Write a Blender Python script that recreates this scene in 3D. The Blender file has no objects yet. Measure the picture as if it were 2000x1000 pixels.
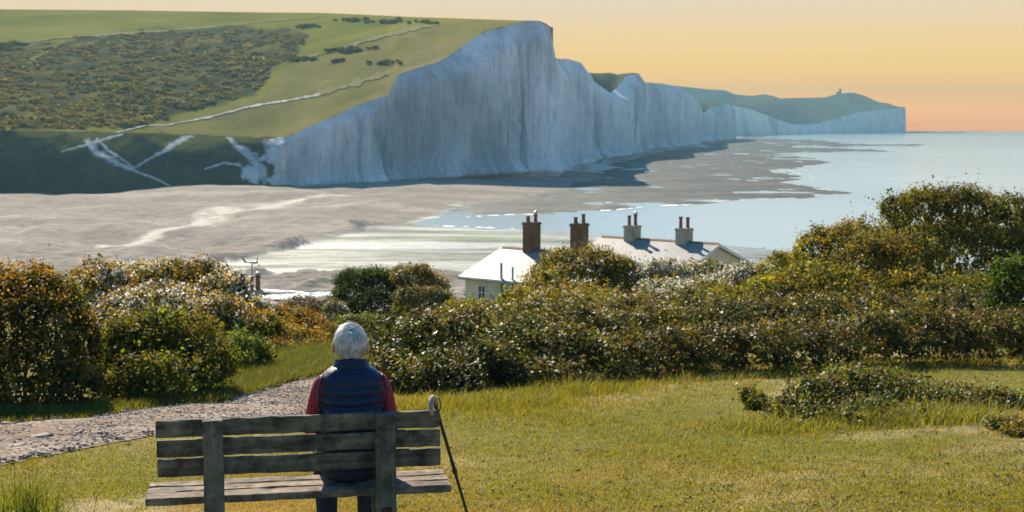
import bpy, bmesh, math, random
import numpy as np
from mathutils import Vector, Matrix
random.seed(7); rng = np.random.default_rng(11)
scn = bpy.context.scene
COL = scn.collection
R = math.radians

# ------------------------------------------------------------------ camera, world, sun, exposure
CZ = 28.0                      # eye height above the sea
FPX = 2778.0                   # focal length for a 2000 px wide frame (50 mm on 36 mm)
Y0 = 240.0                     # eye level in the 2000x1000 frame
PITCH = math.atan((500 - Y0) / FPX)
cam_d = bpy.data.cameras.new('camera'); cam = bpy.data.objects.new('camera', cam_d); COL.objects.link(cam)
cam.location = (0, 0, CZ); cam.rotation_euler = (math.pi / 2 - PITCH, 0, 0)
cam_d.sensor_width = 36; cam_d.lens = 50; cam_d.clip_end = 30000; cam_d.clip_start = 0.1
cam_d.dof.use_dof = True; cam_d.dof.focus_distance = 7.7; cam_d.dof.aperture_fstop = 7.1
scn.camera = cam

SUN_AZ, SUN_EL = R(-21), R(34)         # from straight ahead, to the left
world = bpy.data.worlds.new('World'); scn.world = world; world.use_nodes = True
wn, wl = world.node_tree.nodes, world.node_tree.links
wn.clear()
w_out = wn.new('ShaderNodeOutputWorld'); w_bg = wn.new('ShaderNodeBackground')
w_sky = wn.new('ShaderNodeTexSky'); w_sky.sky_type = 'NISHITA'; w_sky.sun_disc = False
w_sky.sun_elevation = SUN_EL; w_sky.sun_rotation = SUN_AZ; w_sky.dust_density = 0.6; w_sky.air_density = 1.2; w_sky.ozone_density = 2.5
w_tc = wn.new('ShaderNodeTexCoord'); w_sep = wn.new('ShaderNodeSeparateXYZ')
w_ramp = wn.new('ShaderNodeValToRGB'); w_gain = wn.new('ShaderNodeVectorMath'); w_gain.operation = 'SCALE'
w_map = wn.new('ShaderNodeMapRange'); w_map.interpolation_type = 'SMOOTHSTEP'; w_mix = wn.new('ShaderNodeMix'); w_mix.data_type = 'RGBA'
wl.new(w_tc.outputs['Generated'], w_sep.inputs[0])
w_pos = wn.new('ShaderNodeMapRange'); w_pos.inputs[1].default_value = 0; w_pos.inputs[2].default_value = 0.25
wl.new(w_sep.outputs['Z'], w_pos.inputs[0]); wl.new(w_pos.outputs[0], w_ramp.inputs[0])
stops = [(0.0, (1.25, .42, .0)), (.03, (1.40, .54, .0)), (.09, (1.12, .54, .02)), (.17, (.86, .51, .10)), (.27, (.68, .48, .24)), (.36, (.58, .48, .36)), (.5, (.36, .47, .57)), (1.0, (.20, .38, .62))]
el = w_ramp.color_ramp.elements
el[0].position, el[0].color = stops[0][0], (*stops[0][1], 1); el[1].position, el[1].color = stops[-1][0], (*stops[-1][1], 1)
for p_, c_ in stops[1:-1]:
    e = el.new(p_); e.color = (*c_, 1)
w_tone = wn.new('ShaderNodeMix'); w_tone.data_type = 'RGBA'; w_tone.blend_type = 'MULTIPLY'; w_tone.inputs['Factor'].default_value = 1; w_tone.inputs['B'].default_value = (.30, .78, 1.0, 1); wl.new(w_sky.outputs[0], w_tone.inputs['A'])
w_gain.inputs['Scale'].default_value = 10.2            # the Background below works at 0.1
wl.new(w_ramp.outputs[0], w_gain.inputs[0])
w_map.inputs[1].default_value = 0.10; w_map.inputs[2].default_value = 0.20
wl.new(w_sep.outputs['Z'], w_map.inputs[0])
wl.new(w_map.outputs[0], w_mix.inputs['Factor']); wl.new(w_gain.outputs[0], w_mix.inputs['A']); wl.new(w_tone.outputs['Result'], w_mix.inputs['B'])
wl.new(w_mix.outputs['Result'], w_bg.inputs[0]); w_bg.inputs[1].default_value = 0.09
wl.new(w_bg.outputs[0], w_out.inputs[0])

sun_d = bpy.data.lights.new('sun', 'SUN'); sun = bpy.data.objects.new('sun', sun_d); COL.objects.link(sun)
sun_d.energy = 5.0; sun_d.angle = R(0.55); sun_d.color = (1.0, .88, .68)
sdir = Vector((math.sin(SUN_AZ) * math.cos(SUN_EL), math.cos(SUN_AZ) * math.cos(SUN_EL), math.sin(SUN_EL)))
sun.rotation_euler = (-sdir).to_track_quat('-Z', 'Y').to_euler(); sun.location = (0, 0, 60)
scn.view_settings.view_transform = 'Standard'; scn.view_settings.look = 'None'
scn.view_settings.exposure = 0.85; scn.view_settings.gamma = 1
scn.render.engine = 'CYCLES'
scn.cycles.max_bounces = 7; scn.cycles.transmission_bounces = 4; scn.cycles.transparent_max_bounces = 8
scn.cycles.volume_bounces = 0; scn.cycles.use_denoising = True
scn.cycles.sample_clamp_indirect = 4.0; scn.cycles.caustics_reflective = False; scn.cycles.caustics_refractive = False

# ------------------------------------------------------------------ helpers
fwd = np.array([0, math.cos(PITCH), -math.sin(PITCH)]); upv = np.array([0, math.sin(PITCH), math.cos(PITCH)])
def ray(px, py):
    px, py = np.asarray(px, float), np.asarray(py, float)
    a = (px - 1000) / FPX; b = (500 - py) / FPX
    return np.stack([a, fwd[1] + b * upv[1], fwd[2] + b * upv[2]], -1)
def P(px, py, Y):
    d = ray(px, py); s = np.asarray(Y, float) / d[..., 1]
    return d * s[..., None] + np.array([0, 0, CZ])
def G(px, py, z):
    d = ray(px, py); s = (np.asarray(z, float) - CZ) / d[..., 2]
    return d * s[..., None] + np.array([0, 0, CZ])
def Yat(py, z):               # depth where the line of sight through row py meets height z
    return G(np.full(np.shape(py), 1000.0), py, z)[..., 1]
def V2(p): return Vector((float(p[0]), float(p[1]), float(p[2])))

def hash3(i, j, k, s):
    n = (i * 374761393 + j * 668265263 + k * 2147483647 * 3 + s * 1274126177) & 0xFFFFFFFF
    n = ((n ^ (n >> 13)) * 1274126177) & 0xFFFFFFFF
    n = ((n ^ (n >> 16)) * 2246822519) & 0xFFFFFFFF
    return ((n ^ (n >> 15)) & 0xFFFFFF) / float(0xFFFFFF) * 2 - 1
def vnoise(x, y, z=0.0, s=0):
    x, y, z = np.broadcast_arrays(np.asarray(x, float), np.asarray(y, float), np.asarray(z, float))
    i, j, k = (np.floor(a).astype(np.int64) for a in (x, y, z))
    u, v, w = x - i, y - j, z - k
    u, v, w = (t * t * (3 - 2 * t) for t in (u, v, w))
    def h(a, b, c): return hash3(i + a, j + b, k + c, s)
    def L(a, b, t): return a + (b - a) * t
    return L(L(L(h(0,0,0), h(1,0,0), u), L(h(0,1,0), h(1,1,0), u), v), L(L(h(0,0,1), h(1,0,1), u), L(h(0,1,1), h(1,1,1), u), v), w)
def fbm(x, y, z=0.0, o=4, s=0):
    r = 0; a = .5; f = 1.0
    for q in range(o):
        r = r + a * vnoise(np.asarray(x) * f, np.asarray(y) * f, np.asarray(z) * f, s + q * 17); a *= .5; f *= 2.03
    return r

def tag(o, label=None, cat=None, group=None, kind=None):
    for k, v in (('label', label), ('category', cat), ('group', group), ('kind', kind)):
        if v: o[k] = v
    return o
def empty(name, loc=(0, 0, 0), rz=0.0, **kw):
    o = bpy.data.objects.new(name, None); COL.objects.link(o); o.location = loc; o.rotation_euler = (0, 0, rz)
    o.empty_display_size = .2
    return tag(o, **kw)
def mk(name, V, F, mat, parent=None, smooth=False, attrs=None, **kw):
    """mesh object from arrays; F is an (n,3) or (n,4) array or a list of index lists"""
    me = bpy.data.meshes.new(name)
    V = np.asarray(V, np.float32).reshape(-1, 3)
    if isinstance(F, np.ndarray):
        n, k = F.shape
        me.vertices.add(len(V)); me.vertices.foreach_set('co', V.ravel())
        me.loops.add(n * k); me.loops.foreach_set('vertex_index', F.astype(np.int32).ravel())
        me.polygons.add(n); me.polygons.foreach_set('loop_start', np.arange(0, n * k, k, dtype=np.int32))
        me.update(calc_edges=True); me.validate()
    else:
        me.from_pydata([tuple(map(float, v)) for v in V], [], F); me.update()
    if attrs:
        for an, av in attrs.items():
            av = np.asarray(av, np.float32)
            if av.ndim == 1:
                a = me.attributes.new(an, 'FLOAT', 'POINT'); a.data.foreach_set('value', av)
            else:
                a = me.attributes.new(an, 'FLOAT_COLOR', 'POINT')
                if av.shape[1] == 3: av = np.concatenate([av, np.ones((len(av), 1), np.float32)], 1)
                a.data.foreach_set('color', av.ravel())
    if smooth: me.polygons.foreach_set('use_smooth', np.ones(len(me.polygons), bool))
    if mat: me.materials.append(mat)
    o = bpy.data.objects.new(name, me); COL.objects.link(o)
    if parent is not None: o.parent = parent
    return tag(o, **kw)
def grid_faces(r, c, wrap=False):
    i = np.arange(r - 1)[:, None]; j = np.arange(c if wrap else c - 1)[None, :]
    j2 = (j + 1) % c
    return np.stack([i * c + j, i * c + j2, (i + 1) * c + j2, (i + 1) * c + j], -1).reshape(-1, 4)
class MB:
    """collects simple solids into one mesh"""
    def __init__(s): s.v = []; s.f = []
    def add(s, V, F):
        n = len(s.v); s.v += [tuple(map(float, v)) for v in V]; s.f += [[i + n for i in f] for f in F]; return s
    def box(s, lo, hi, ch=0.0, jit=0.0):
        x0, y0, z0 = lo; x1, y1, z1 = hi
        if ch <= 0:
            V = [(x0,y0,z0),(x1,y0,z0),(x1,y1,z0),(x0,y1,z0),(x0,y0,z1),(x1,y0,z1),(x1,y1,z1),(x0,y1,z1)]
            return s.add(V, [[0,3,2,1],[4,5,6,7],[0,1,5,4],[1,2,6,5],[2,3,7,6],[3,0,4,7]])
        bm = bmesh.new(); bmesh.ops.create_cube(bm, size=1)
        for v in bm.verts: v.co = Vector(((x0+x1)/2 + v.co.x*(x1-x0), (y0+y1)/2 + v.co.y*(y1-y0), (z0+z1)/2 + v.co.z*(z1-z0)))
        bmesh.ops.bevel(bm, geom=bm.edges[:], offset=ch, segments=2, affect='EDGES', profile=.6)
        bm.verts.index_update()
        s.add([v.co for v in bm.verts], [[v.index for v in f.verts] for f in bm.faces]); bm.free(); return s
    def tube(s, pts, rad, n=8, cap=True):
        pts = [Vector(p) for p in pts]; m = len(pts)
        if not hasattr(rad, '__len__'): rad = [rad] * m
        rings = []
        ref = None
        for i, p in enumerate(pts):
            t = (pts[min(i+1, m-1)] - pts[max(i-1, 0)]).normalized()
            if ref is None: ref = Vector((0,0,1)) if abs(t.z) < .9 else Vector((1,0,0))
            a = t.cross(ref).normalized(); b = a.cross(t).normalized(); ref = b
            rings.append([p + (a*math.cos(q) + b*math.sin(q)) * rad[i] for q in [2*math.pi*k/n for k in range(n)]])
        V = [v for r in rings for v in r]; F = []
        for i in range(m-1):
            for k in range(n): F.append([i*n+k, i*n+(k+1)%n, (i+1)*n+(k+1)%n, (i+1)*n+k])
        if cap: F.append(list(range(n-1, -1, -1))); F.append([(m-1)*n+k for k in range(n)])
        return s.add(V, F)
    def lathe(s, prof, c=(0,0,0), n=14):
        V = [(c[0]+r*math.cos(2*math.pi*k/n), c[1]+r*math.sin(2*math.pi*k/n), c[2]+z) for r, z in prof for k in range(n)]
        F = []
        for i in range(len(prof)-1):
            for k in range(n): F.append([i*n+k, i*n+(k+1)%n, (i+1)*n+(k+1)%n, (i+1)*n+k])
        F.append(list(range(n-1,-1,-1))); F.append([(len(prof)-1)*n+k for k in range(n)])
        return s.add(V, F)
    def build(s, name, mat, parent=None, smooth=False, **kw):
        return mk(name, np.array(s.v), s.f, mat, parent, smooth, **kw)

# ------------------------------------------------------------------ materials
def mat_new(name):
    m = bpy.data.materials.new(name); m.use_nodes = True; n = m.node_tree.nodes; l = m.node_tree.links
    return m, n, l, n['Principled BSDF']
def noise_node(n, l, scale, detail=5, rough=.55, coord='Object', vec=None, stretch=None):
    t = n.new('ShaderNodeTexNoise'); t.inputs['Scale'].default_value = scale; t.inputs['Detail'].default_value = detail; t.inputs['Roughness'].default_value = rough
    tc = n.new('ShaderNodeTexCoord'); src = tc.outputs[coord]
    if stretch:
        mp = n.new('ShaderNodeMapping'); mp.inputs['Scale'].default_value = stretch; l.new(src, mp.inputs[0]); src = mp.outputs[0]
    l.new(src, t.inputs['Vector']); return t
def ramp(n, l, src, stops):
    r = n.new('ShaderNodeValToRGB'); e = r.color_ramp.elements
    e[0].position, e[0].color = stops[0][0], (*stops[0][1], 1); e[1].position, e[1].color = stops[-1][0], (*stops[-1][1], 1)
    for p, c in stops[1:-1]: q = e.new(p); q.color = (*c, 1)
    l.new(src, r.inputs[0]); return r
def mixc(n, l, a, b, f, mode='MIX'):
    m = n.new('ShaderNodeMix'); m.data_type = 'RGBA'; m.blend_type = mode
    for key, v in (('A', a), ('B', b), ('Factor', f)):
        if isinstance(v, (tuple, list)): m.inputs[key].default_value = (*v, 1)
        elif isinstance(v, (int, float)): m.inputs[key].default_value = v
        else: l.new(v, m.inputs[key])
    return m.outputs['Result']
def bump(n, l, bs, src, strength=.3, dist=.02):
    b = n.new('ShaderNodeBump'); b.inputs['Strength'].default_value = strength; b.inputs['Distance'].default_value = dist
    l.new(src, b.inputs['Height']); l.new(b.outputs[0], bs.inputs['Normal']); return b
def simple(name, stops, scale, rough=.7, bstr=.3, bdist=.01, stretch=None, metallic=0, spec=.5, detail=6):
    m, n, l, bs = mat_new(name)
    t = noise_node(n, l, scale, detail, .6, stretch=stretch)
    r = ramp(n, l, t.outputs['Fac'], stops); l.new(r.outputs[0], bs.inputs['Base Color'])
    bs.inputs['Roughness'].default_value = rough; bs.inputs['Metallic'].default_value = metallic; bs.inputs['Specular IOR Level'].default_value = spec
    if bstr: bump(n, l, bs, t.outputs['Fac'], bstr, bdist)
    return m
def attr_node(n, name):
    a = n.new('ShaderNodeAttribute'); a.attribute_name = name; return a
def foliage_mat(name, rough, spec, trans):
    m, n, l, bs = mat_new(name)
    a = attr_node(n, 'tint')
    l.new(a.outputs['Color'], bs.inputs['Base Color']); bs.inputs['Roughness'].default_value = rough; bs.inputs['Specular IOR Level'].default_value = spec
    tr = n.new('ShaderNodeBsdfTranslucent'); g = n.new('ShaderNodeMix'); g.data_type = 'RGBA'; g.blend_type = 'MULTIPLY'; g.inputs['Factor'].default_value = 1
    l.new(a.outputs['Color'], g.inputs['A']); g.inputs['B'].default_value = (1.95, 1.62, .42, 1); l.new(g.outputs['Result'], tr.inputs[0])
    mx = n.new('ShaderNodeMixShader'); mx.inputs[0].default_value = trans
    l.new(bs.outputs[0], mx.inputs[1]); l.new(tr.outputs[0], mx.inputs[2]); l.new(mx.outputs[0], n['Material Output'].inputs[0])
    return m
M = {}
M['leaf'] = foliage_mat('leaf', .6, .2, .42)
M['leaf_gloss'] = foliage_mat('glossy_leaf', .5, .22, .36)
M['grass'] = foliage_mat('grass_blade', .5, .4, .45)
m, n, l, bs = mat_new('petal'); bs.inputs['Base Color'].default_value = (.82, .80, .74, 1); bs.inputs['Roughness'].default_value = .7; tr = n.new('ShaderNodeBsdfTranslucent'); tr.inputs[0].default_value = (.85, .82, .72, 1); mx = n.new('ShaderNodeMixShader'); mx.inputs[0].default_value = .5
l.new(bs.outputs[0], mx.inputs[1]); l.new(tr.outputs[0], mx.inputs[2]); l.new(mx.outputs[0], n['Material Output'].inputs[0]); M['petal'] = m
M['bark'] = simple('bark', [(0, (.05, .035, .025)), (1, (.13, .10, .07))], 12, .9, .5)
M['dead_stem'] = simple('dead_stem', [(0, (.04, .025, .018)), (1, (.12, .07, .04))], 12, .9, .3)

# turf under the grass blades
m, n, l, bs = mat_new('turf'); wo_ = attr_node(n, 'worn')
t1 = noise_node(n, l, .35, 5); t2 = noise_node(n, l, 6, 5); t3 = noise_node(n, l, 60, 3)
g1 = ramp(n, l, t1.outputs['Fac'], [(.3, (.13, .135, .024)), (.48, (.18, .165, .036)), (.6, (.27, .205, .085)), (.68, (.38, .29, .17))])
g2 = ramp(n, l, t2.outputs['Fac'], [(.3, (.55, .6, .5)), (.7, (1.15, 1.1, 1.0))])
c = mixc(n, l, g1.outputs[0], (.40, .30, .18), wo_.outputs['Fac']); c = mixc(n, l, c, g2.outputs[0], 1.0, 'MULTIPLY')
l.new(c, bs.inputs['Base Color']); bs.inputs['Roughness'].default_value = .95; bs.inputs['Specular IOR Level'].default_value = .1
bump(n, l, bs, t3.outputs['Fac'], .6, .02); M['turf'] = m
# gravel path
m, n, l, bs = mat_new('gravel_path')
vor = n.new('ShaderNodeTexVoronoi'); vor.inputs['Scale'].default_value = 26; tc = n.new('ShaderNodeTexCoord'); l.new(tc.outputs['Object'], vor.inputs['Vector'])
t1 = noise_node(n, l, .8, 5); t2 = noise_node(n, l, 14, 5)
g1 = ramp(n, l, t1.outputs['Fac'], [(.35, (.24, .165, .125)), (.55, (.33, .25, .20)), (.7, (.44, .37, .32))])
g2 = ramp(n, l, vor.outputs['Color'], [(.15, (.55, .5, .45)), (.6, (1, .98, .95)), (1, (1.35, 1.33, 1.3))])
c = mixc(n, l, g1.outputs[0], g2.outputs[0], .8, 'MULTIPLY'); l.new(c, bs.inputs['Base Color']); bs.inputs['Roughness'].default_value = .95; bs.inputs['Specular IOR Level'].default_value = .1
ad = n.new('ShaderNodeMath'); ad.operation = 'ADD'; l.new(vor.outputs['Distance'], ad.inputs[0]); l.new(t2.outputs['Fac'], ad.inputs[1])
bump(n, l, bs, ad.outputs[0], .8, .03); M['path'] = m
M['stone'] = simple('flint_stone', [(.3, (.20, .15, .12)), (.55, (.33, .27, .23)), (.8, (.55, .51, .46))], 4, .85, .3, .01, spec=.2)
# downs
m, n, l, bs = mat_new('down_turf')
sc = attr_node(n, 'scrub'); mo = attr_node(n, 'mown'); bk = attr_node(n, 'bank')
t1 = noise_node(n, l, .012, 6); t2 = noise_node(n, l, .07, 6, .65, stretch=(1, .35, 1)); t3 = noise_node(n, l, .03, 6, .7, stretch=(1, .4, 1))
base = ramp(n, l, t1.outputs['Fac'], [(.38, (.15, .155, .03)), (.5, (.20, .19, .035)), (.62, (.24, .21, .05))])
mown = ramp(n, l, t3.outputs['Fac'], [(.36, (.165, .15, .048)), (.52, (.205, .178, .06)), (.66, (.25, .21, .09))])
scr = ramp(n, l, t2.outputs['Fac'], [(.34, (.045, .052, .024)), (.45, (.075, .075, .03)), (.53, (.11, .095, .038)), (.62, (.16, .15, .035)), (.72, (.13, .085, .045))])
bnk = ramp(n, l, t3.outputs['Fac'], [(.3, (.022, .03, .022)), (.6, (.035, .045, .028)), (.8, (.055, .065, .035))])
c = mixc(n, l, base.outputs[0], mown.outputs[0], mo.outputs['Fac']); c = mixc(n, l, c, scr.outputs[0], sc.outputs['Fac']); c = mixc(n, l, c, bnk.outputs[0], bk.outputs['Fac'])
l.new(c, bs.inputs['Base Color']); bs.inputs['Roughness'].default_value = 1; bs.inputs['Specular IOR Level'].default_value = 0
bump(n, l, bs, t2.outputs['Fac'], .5, 1.5); M['down'] = m
M['far_turf'] = simple('far_turf', [(.38, (.06, .075, .045)), (.5, (.11, .115, .06)), (.62, (.145, .125, .075))], .012, 1, 0, spec=0)
M['scrub'] = foliage_mat('scrub_leaf', .9, .05, .35)
# chalk
m, n, l, bs = mat_new('chalk')
t1 = noise_node(n, l, .035, 7, .62, stretch=(1, 1, .22)); t2 = noise_node(n, l, .7, 5, .6, stretch=(1, 1, .035)); t3 = noise_node(n, l, .012, 5, .6, stretch=(1, 1, .5)); t4 = noise_node(n, l, .5, 5, .65, stretch=(.10, .10, 1))
c1 = ramp(n, l, t1.outputs['Fac'], [(.3, (.40, .46, .48)), (.44, (.66, .725, .745)), (.56, (.79, .845, .855))])
c2 = ramp(n, l, t2.outputs['Fac'], [(.40, (.62, .63, .62)), (.47, (1, 1, 1))])  # vertical streaks: stains, and fluting shade put into the chalk colour
c3 = ramp(n, l, t3.outputs['Fac'], [(.36, (.42, .47, .48)), (.47, (1, 1, 1)), (.62, (1, 1, 1)), (.72, (.95, .86, .72))])
c4 = ramp(n, l, t4.outputs['Fac'], [(.36, (.80, .80, .79)), (.46, (1, 1, 1))])
c = mixc(n, l, c1.outputs[0], c2.outputs[0], .5, 'MULTIPLY'); c = mixc(n, l, c, c3.outputs[0], .85, 'MULTIPLY'); c = mixc(n, l, c, c4.outputs[0], .3, 'MULTIPLY')
l.new(c, bs.inputs['Base Color']); bs.inputs['Roughness'].default_value = .95; bs.inputs['Specular IOR Level'].default_value = .1
bump(n, l, bs, t1.outputs['Fac'], .9, 3.0); M['chalk'] = m
M['chalk_track'] = simple('chalk_track', [(.3, (.38, .35, .28)), (.7, (.62, .60, .54))], .2, 1, 0, spec=0)
# beach: dry shingle, wet flats, weed
m, n, l, bs = mat_new('shingle')
wet = attr_node(n, 'wet'); alg = attr_node(n, 'algae'); pale = attr_node(n, 'pale')
t1 = noise_node(n, l, .02, 6, .6, stretch=(1, .5, 1)); t2 = noise_node(n, l, .8, 5, .7, stretch=(.35, 1, 1)); t3 = noise_node(n, l, .07, 5, .6, stretch=(.3, 1, 1))
t6 = noise_node(n, l, .035, 6, .65, stretch=(.25, 1, 1)); dry = ramp(n, l, t6.outputs['Fac'], [(.36, (.20, .16, .13)), (.5, (.255, .207, .17)), (.62, (.34, .28, .235))])
t5 = noise_node(n, l, .05, 7, .7, stretch=(.18, 1, 1)); fl = ramp(n, l, t5.outputs['Fac'], [(.40, (.06, .065, .045)), (.5, (.14, .14, .115)), (.58, (.30, .29, .26))])
c = mixc(n, l, dry.outputs[0], (.62, .54, .46), pale.outputs['Fac']); c = mixc(n, l, c, fl.outputs[0], wet.outputs['Fac']); c = mixc(n, l, c, (.14, .19, .05), alg.outputs['Fac'])
g2 = ramp(n, l, t2.outputs['Fac'], [(.38, (.5, .5, .5)), (.5, (.95, .95, .95)), (.62, (1.5, 1.5, 1.45))]); c = mixc(n, l, c, g2.outputs[0], .8, 'MULTIPLY')
l.new(c, bs.inputs['Base Color'])
rr = n.new('ShaderNodeMapRange'); l.new(wet.outputs['Fac'], rr.inputs[0]); rr.inputs[3].default_value = .95; rr.inputs[4].default_value = .5; bs.inputs['Specular IOR Level'].default_value = .35; rs = n.new('ShaderNodeMapRange'); rs.inputs[1].default_value = .42; rs.inputs[2].default_value = .6; rs.inputs[3].default_value = .25; rs.inputs[4].default_value = -.2; l.new(t5.outputs['Fac'], rs.inputs[0])
rm_ = n.new('ShaderNodeMath'); rm_.operation = 'MULTIPLY_ADD'; l.new(rs.outputs[0], rm_.inputs[0]); l.new(wet.outputs['Fac'], rm_.inputs[1]); l.new(rr.outputs[0], rm_.inputs[2]); l.new(rm_.outputs[0], bs.inputs['Roughness'])
bump(n, l, bs, t2.outputs['Fac'], .9, .9); M['shingle'] = m
# reef
m, n, l, bs = mat_new('reef_rock')
t1 = noise_node(n, l, .03, 7, .7, stretch=(.5, 1, 1)); t2 = noise_node(n, l, .3, 5, .7, stretch=(.4, 1, 1))
c1 = ramp(n, l, t1.outputs['Fac'], [(.38, (.012, .012, .011)), (.47, (.032, .027, .022)), (.56, (.068, .055, .043)), (.66, (.038, .04, .022))]); l.new(c1.outputs[0], bs.inputs['Base Color'])
g2 = ramp(n, l, t2.outputs['Fac'], [(.40, (.35, .35, .35)), (.5, (.9, .9, .9)), (.60, (1.8, 1.75, 1.6))]); c = mixc(n, l, c1.outputs[0], g2.outputs[0], .8, 'MULTIPLY'); l.new(c, bs.inputs['Base Color'])
bs.inputs['Roughness'].default_value = .75; bs.inputs['Specular IOR Level'].default_value = .3; bump(n, l, bs, t2.outputs['Fac'], .8, 1.0); M['reef'] = m
# sea
m, n, l, bs = mat_new('sea_water')
t1 = noise_node(n, l, .05, 6, .6, stretch=(.35, 1, 1)); t2 = noise_node(n, l, .6, 4, .6, stretch=(.5, 1, 1)); t3 = noise_node(n, l, .004, 3, .5, stretch=(.3, 1, 1))
c1 = ramp(n, l, t3.outputs['Fac'], [(.35, (.40, .46, .46)), (.65, (.52, .56, .55))]); l.new(c1.outputs[0], bs.inputs['Base Color'])
bs.inputs['Roughness'].default_value = .16; bs.inputs['IOR'].default_value = 1.33
ad = n.new('ShaderNodeMath'); ad.operation = 'ADD'; l.new(t1.outputs['Fac'], ad.inputs[0]); l.new(t2.outputs['Fac'], ad.inputs[1])
bump(n, l, bs, ad.outputs[0], .3, .6); M['sea'] = m
m, n, l, bs = mat_new('river_water'); bs.inputs['Base Color'].default_value = (.2, .26, .28, 1); bs.inputs['Roughness'].default_value = .32
t1 = noise_node(n, l, .8, 4); bump(n, l, bs, t1.outputs['Fac'], .8, .6); M['river'] = m
# cottages
m, n, l, bs = mat_new('slate_roof')
bk_ = n.new('ShaderNodeTexBrick'); tc = n.new('ShaderNodeTexCoord'); l.new(tc.outputs['Object'], bk_.inputs['Vector']); bk_.inputs['Scale'].default_value = 2.2
bk_.inputs['Color1'].default_value = (.36, .345, .335, 1); bk_.inputs['Color2'].default_value = (.27, .26, .26, 1); bk_.inputs['Mortar'].default_value = (.12, .11, .11, 1); bk_.inputs['Mortar Size'].default_value = .03
t1 = noise_node(n, l, .7, 6); g = ramp(n, l, t1.outputs['Fac'], [(.3, (.72, .66, .62)), (.6, (1.05, 1.05, 1.05))]); c = mixc(n, l, bk_.outputs['Color'], g.outputs[0], 1, 'MULTIPLY'); l.new(c, bs.inputs['Base Color'])
bs.inputs['Roughness'].default_value = .58; bs.inputs['Specular IOR Level'].default_value = .35; bump(n, l, bs, bk_.outputs['Fac'], -.3, .01); M['slate'] = m
M['ridge'] = simple('ridge_tile', [(0, (.22, .10, .05)), (1, (.34, .18, .09))], 4, .8, .2)
M['cream'] = simple('cream_render', [(.3, (.62, .60, .44)), (.7, (.74, .72, .56))], 1.2, .9, .1)
M['brown_stack'] = simple('weathered_brick', [(.3, (.10, .055, .03)), (.6, (.19, .11, .06)), (.8, (.25, .15, .07))], 2.0, .9, .4, .02, stretch=(1, 1, .4))
M['grey_stack'] = simple('lichened_render', [(.3, (.20, .20, .15)), (.55, (.38, .37, .29)), (.75, (.30, .22, .12))], 2.0, .9, .3, .02, stretch=(1, 1, .4))
M['pot'] = simple('clay_pot', [(.3, (.17, .045, .035)), (.7, (.28, .09, .06))], 3, .6, .2)
M['cowl'] = simple('metal_cowl', [(.3, (.42, .40, .39)), (.7, (.6, .58, .57))], 3, .35, .1, metallic=.6)
M['white_paint'] = simple('white_paint', [(.3, (.68, .70, .72)), (.7, (.8, .82, .83))], 3, .5, .1)
M['teal_paint'] = simple('blue_grey_paint', [(.3, (.14, .25, .28)), (.7, (.2, .33, .36))], 3, .5, .1)
m, n, l, bs = mat_new('window_glass'); bs.inputs['Base Color'].default_value = (.015, .03, .035, 1); bs.inputs['Roughness'].default_value = .06; M['glass'] = m
M['pole'] = simple('grey_metal', [(.3, (.06, .065, .07)), (.7, (.10, .105, .11))], 6, .5, .1, metallic=.3)
# bench timber
def timber(name, dark, mid, light, stretch):
    m, n, l, bs = mat_new(name)
    t1 = noise_node(n, l, 3.0, 8, .68, stretch=stretch); t2 = noise_node(n, l, 10, 6, .7); t3 = noise_node(n, l, 2.2, 4, .5)
    c1 = ramp(n, l, t1.outputs['Fac'], [(.32, dark), (.5, mid), (.68, light)])
    g = ramp(n, l, t2.outputs['Fac'], [(.38, (.35, .34, .32)), (.52, (1, 1, 1)), (.68, (1.6, 1.6, 1.4))]); c = mixc(n, l, c1.outputs[0], g.outputs[0], .9, 'MULTIPLY')
    li = ramp(n, l, t3.outputs['Fac'], [(.55, (0, 0, 0)), (.72, (1, 1, 1))]); c = mixc(n, l, c, (.16, .17, .12), li.outputs[0])
    l.new(c, bs.inputs['Base Color']); bs.inputs['Roughness'].default_value = .85; bs.inputs['Specular IOR Level'].default_value = .25
    ad = n.new('ShaderNodeMath'); ad.operation = 'ADD'; l.new(t1.outputs['Fac'], ad.inputs[0]); l.new(t2.outputs['Fac'], ad.inputs[1])
    bump(n, l, bs, ad.outputs[0], .9, .008); return m
M['timber'] = timber('weathered_timber', (.06, .05, .038), (.13, .115, .085), (.21, .19, .145), (.7, 8, 8))
M['timber_post'] = timber('weathered_post', (.07, .062, .048), (.14, .13, .10), (.22, .205, .165), (8, 8, .7))
M['timber_seat'] = timber('worn_seat_timber', (.12, .085, .06), (.23, .17, .125), (.33, .26, .20), (.7, 8, 8))
M['iron'] = simple('rusty_iron', [(.3, (.05, .03, .02)), (.7, (.10, .06, .04))], 20, .7, .2, metallic=.5)
# clothing, skin, hair
m, n, l, bs = mat_new('navy_nylon')
t1 = noise_node(n, l, 26, 4, .6, stretch=(1, 1, 2.2)); t2 = noise_node(n, l, 500, 2)
bs.inputs['Base Color'].default_value = (.007, .019, .055, 1); bs.inputs['Roughness'].default_value = .5; bs.inputs['Specular IOR Level'].default_value = .3
bump(n, l, bs, t1.outputs['Fac'], .35, .012); M['navy'] = m
m, n, l, bs = mat_new('red_check_cotton')
tc = n.new('ShaderNodeTexCoord'); sx = n.new('ShaderNodeSeparateXYZ'); l.new(tc.outputs['Object'], sx.inputs[0])
def stripe(out, k):
    a = n.new('ShaderNodeMath'); a.operation = 'MULTIPLY'; a.inputs[1].default_value = k; l.new(out, a.inputs[0])
    b = n.new('ShaderNodeMath'); b.operation = 'FRACT'; l.new(a.outputs[0], b.inputs[0])
    g = n.new('ShaderNodeMath'); g.operation = 'LESS_THAN'; g.inputs[1].default_value = .3; l.new(b.outputs[0], g.inputs[0]); return g.outputs[0]
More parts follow.
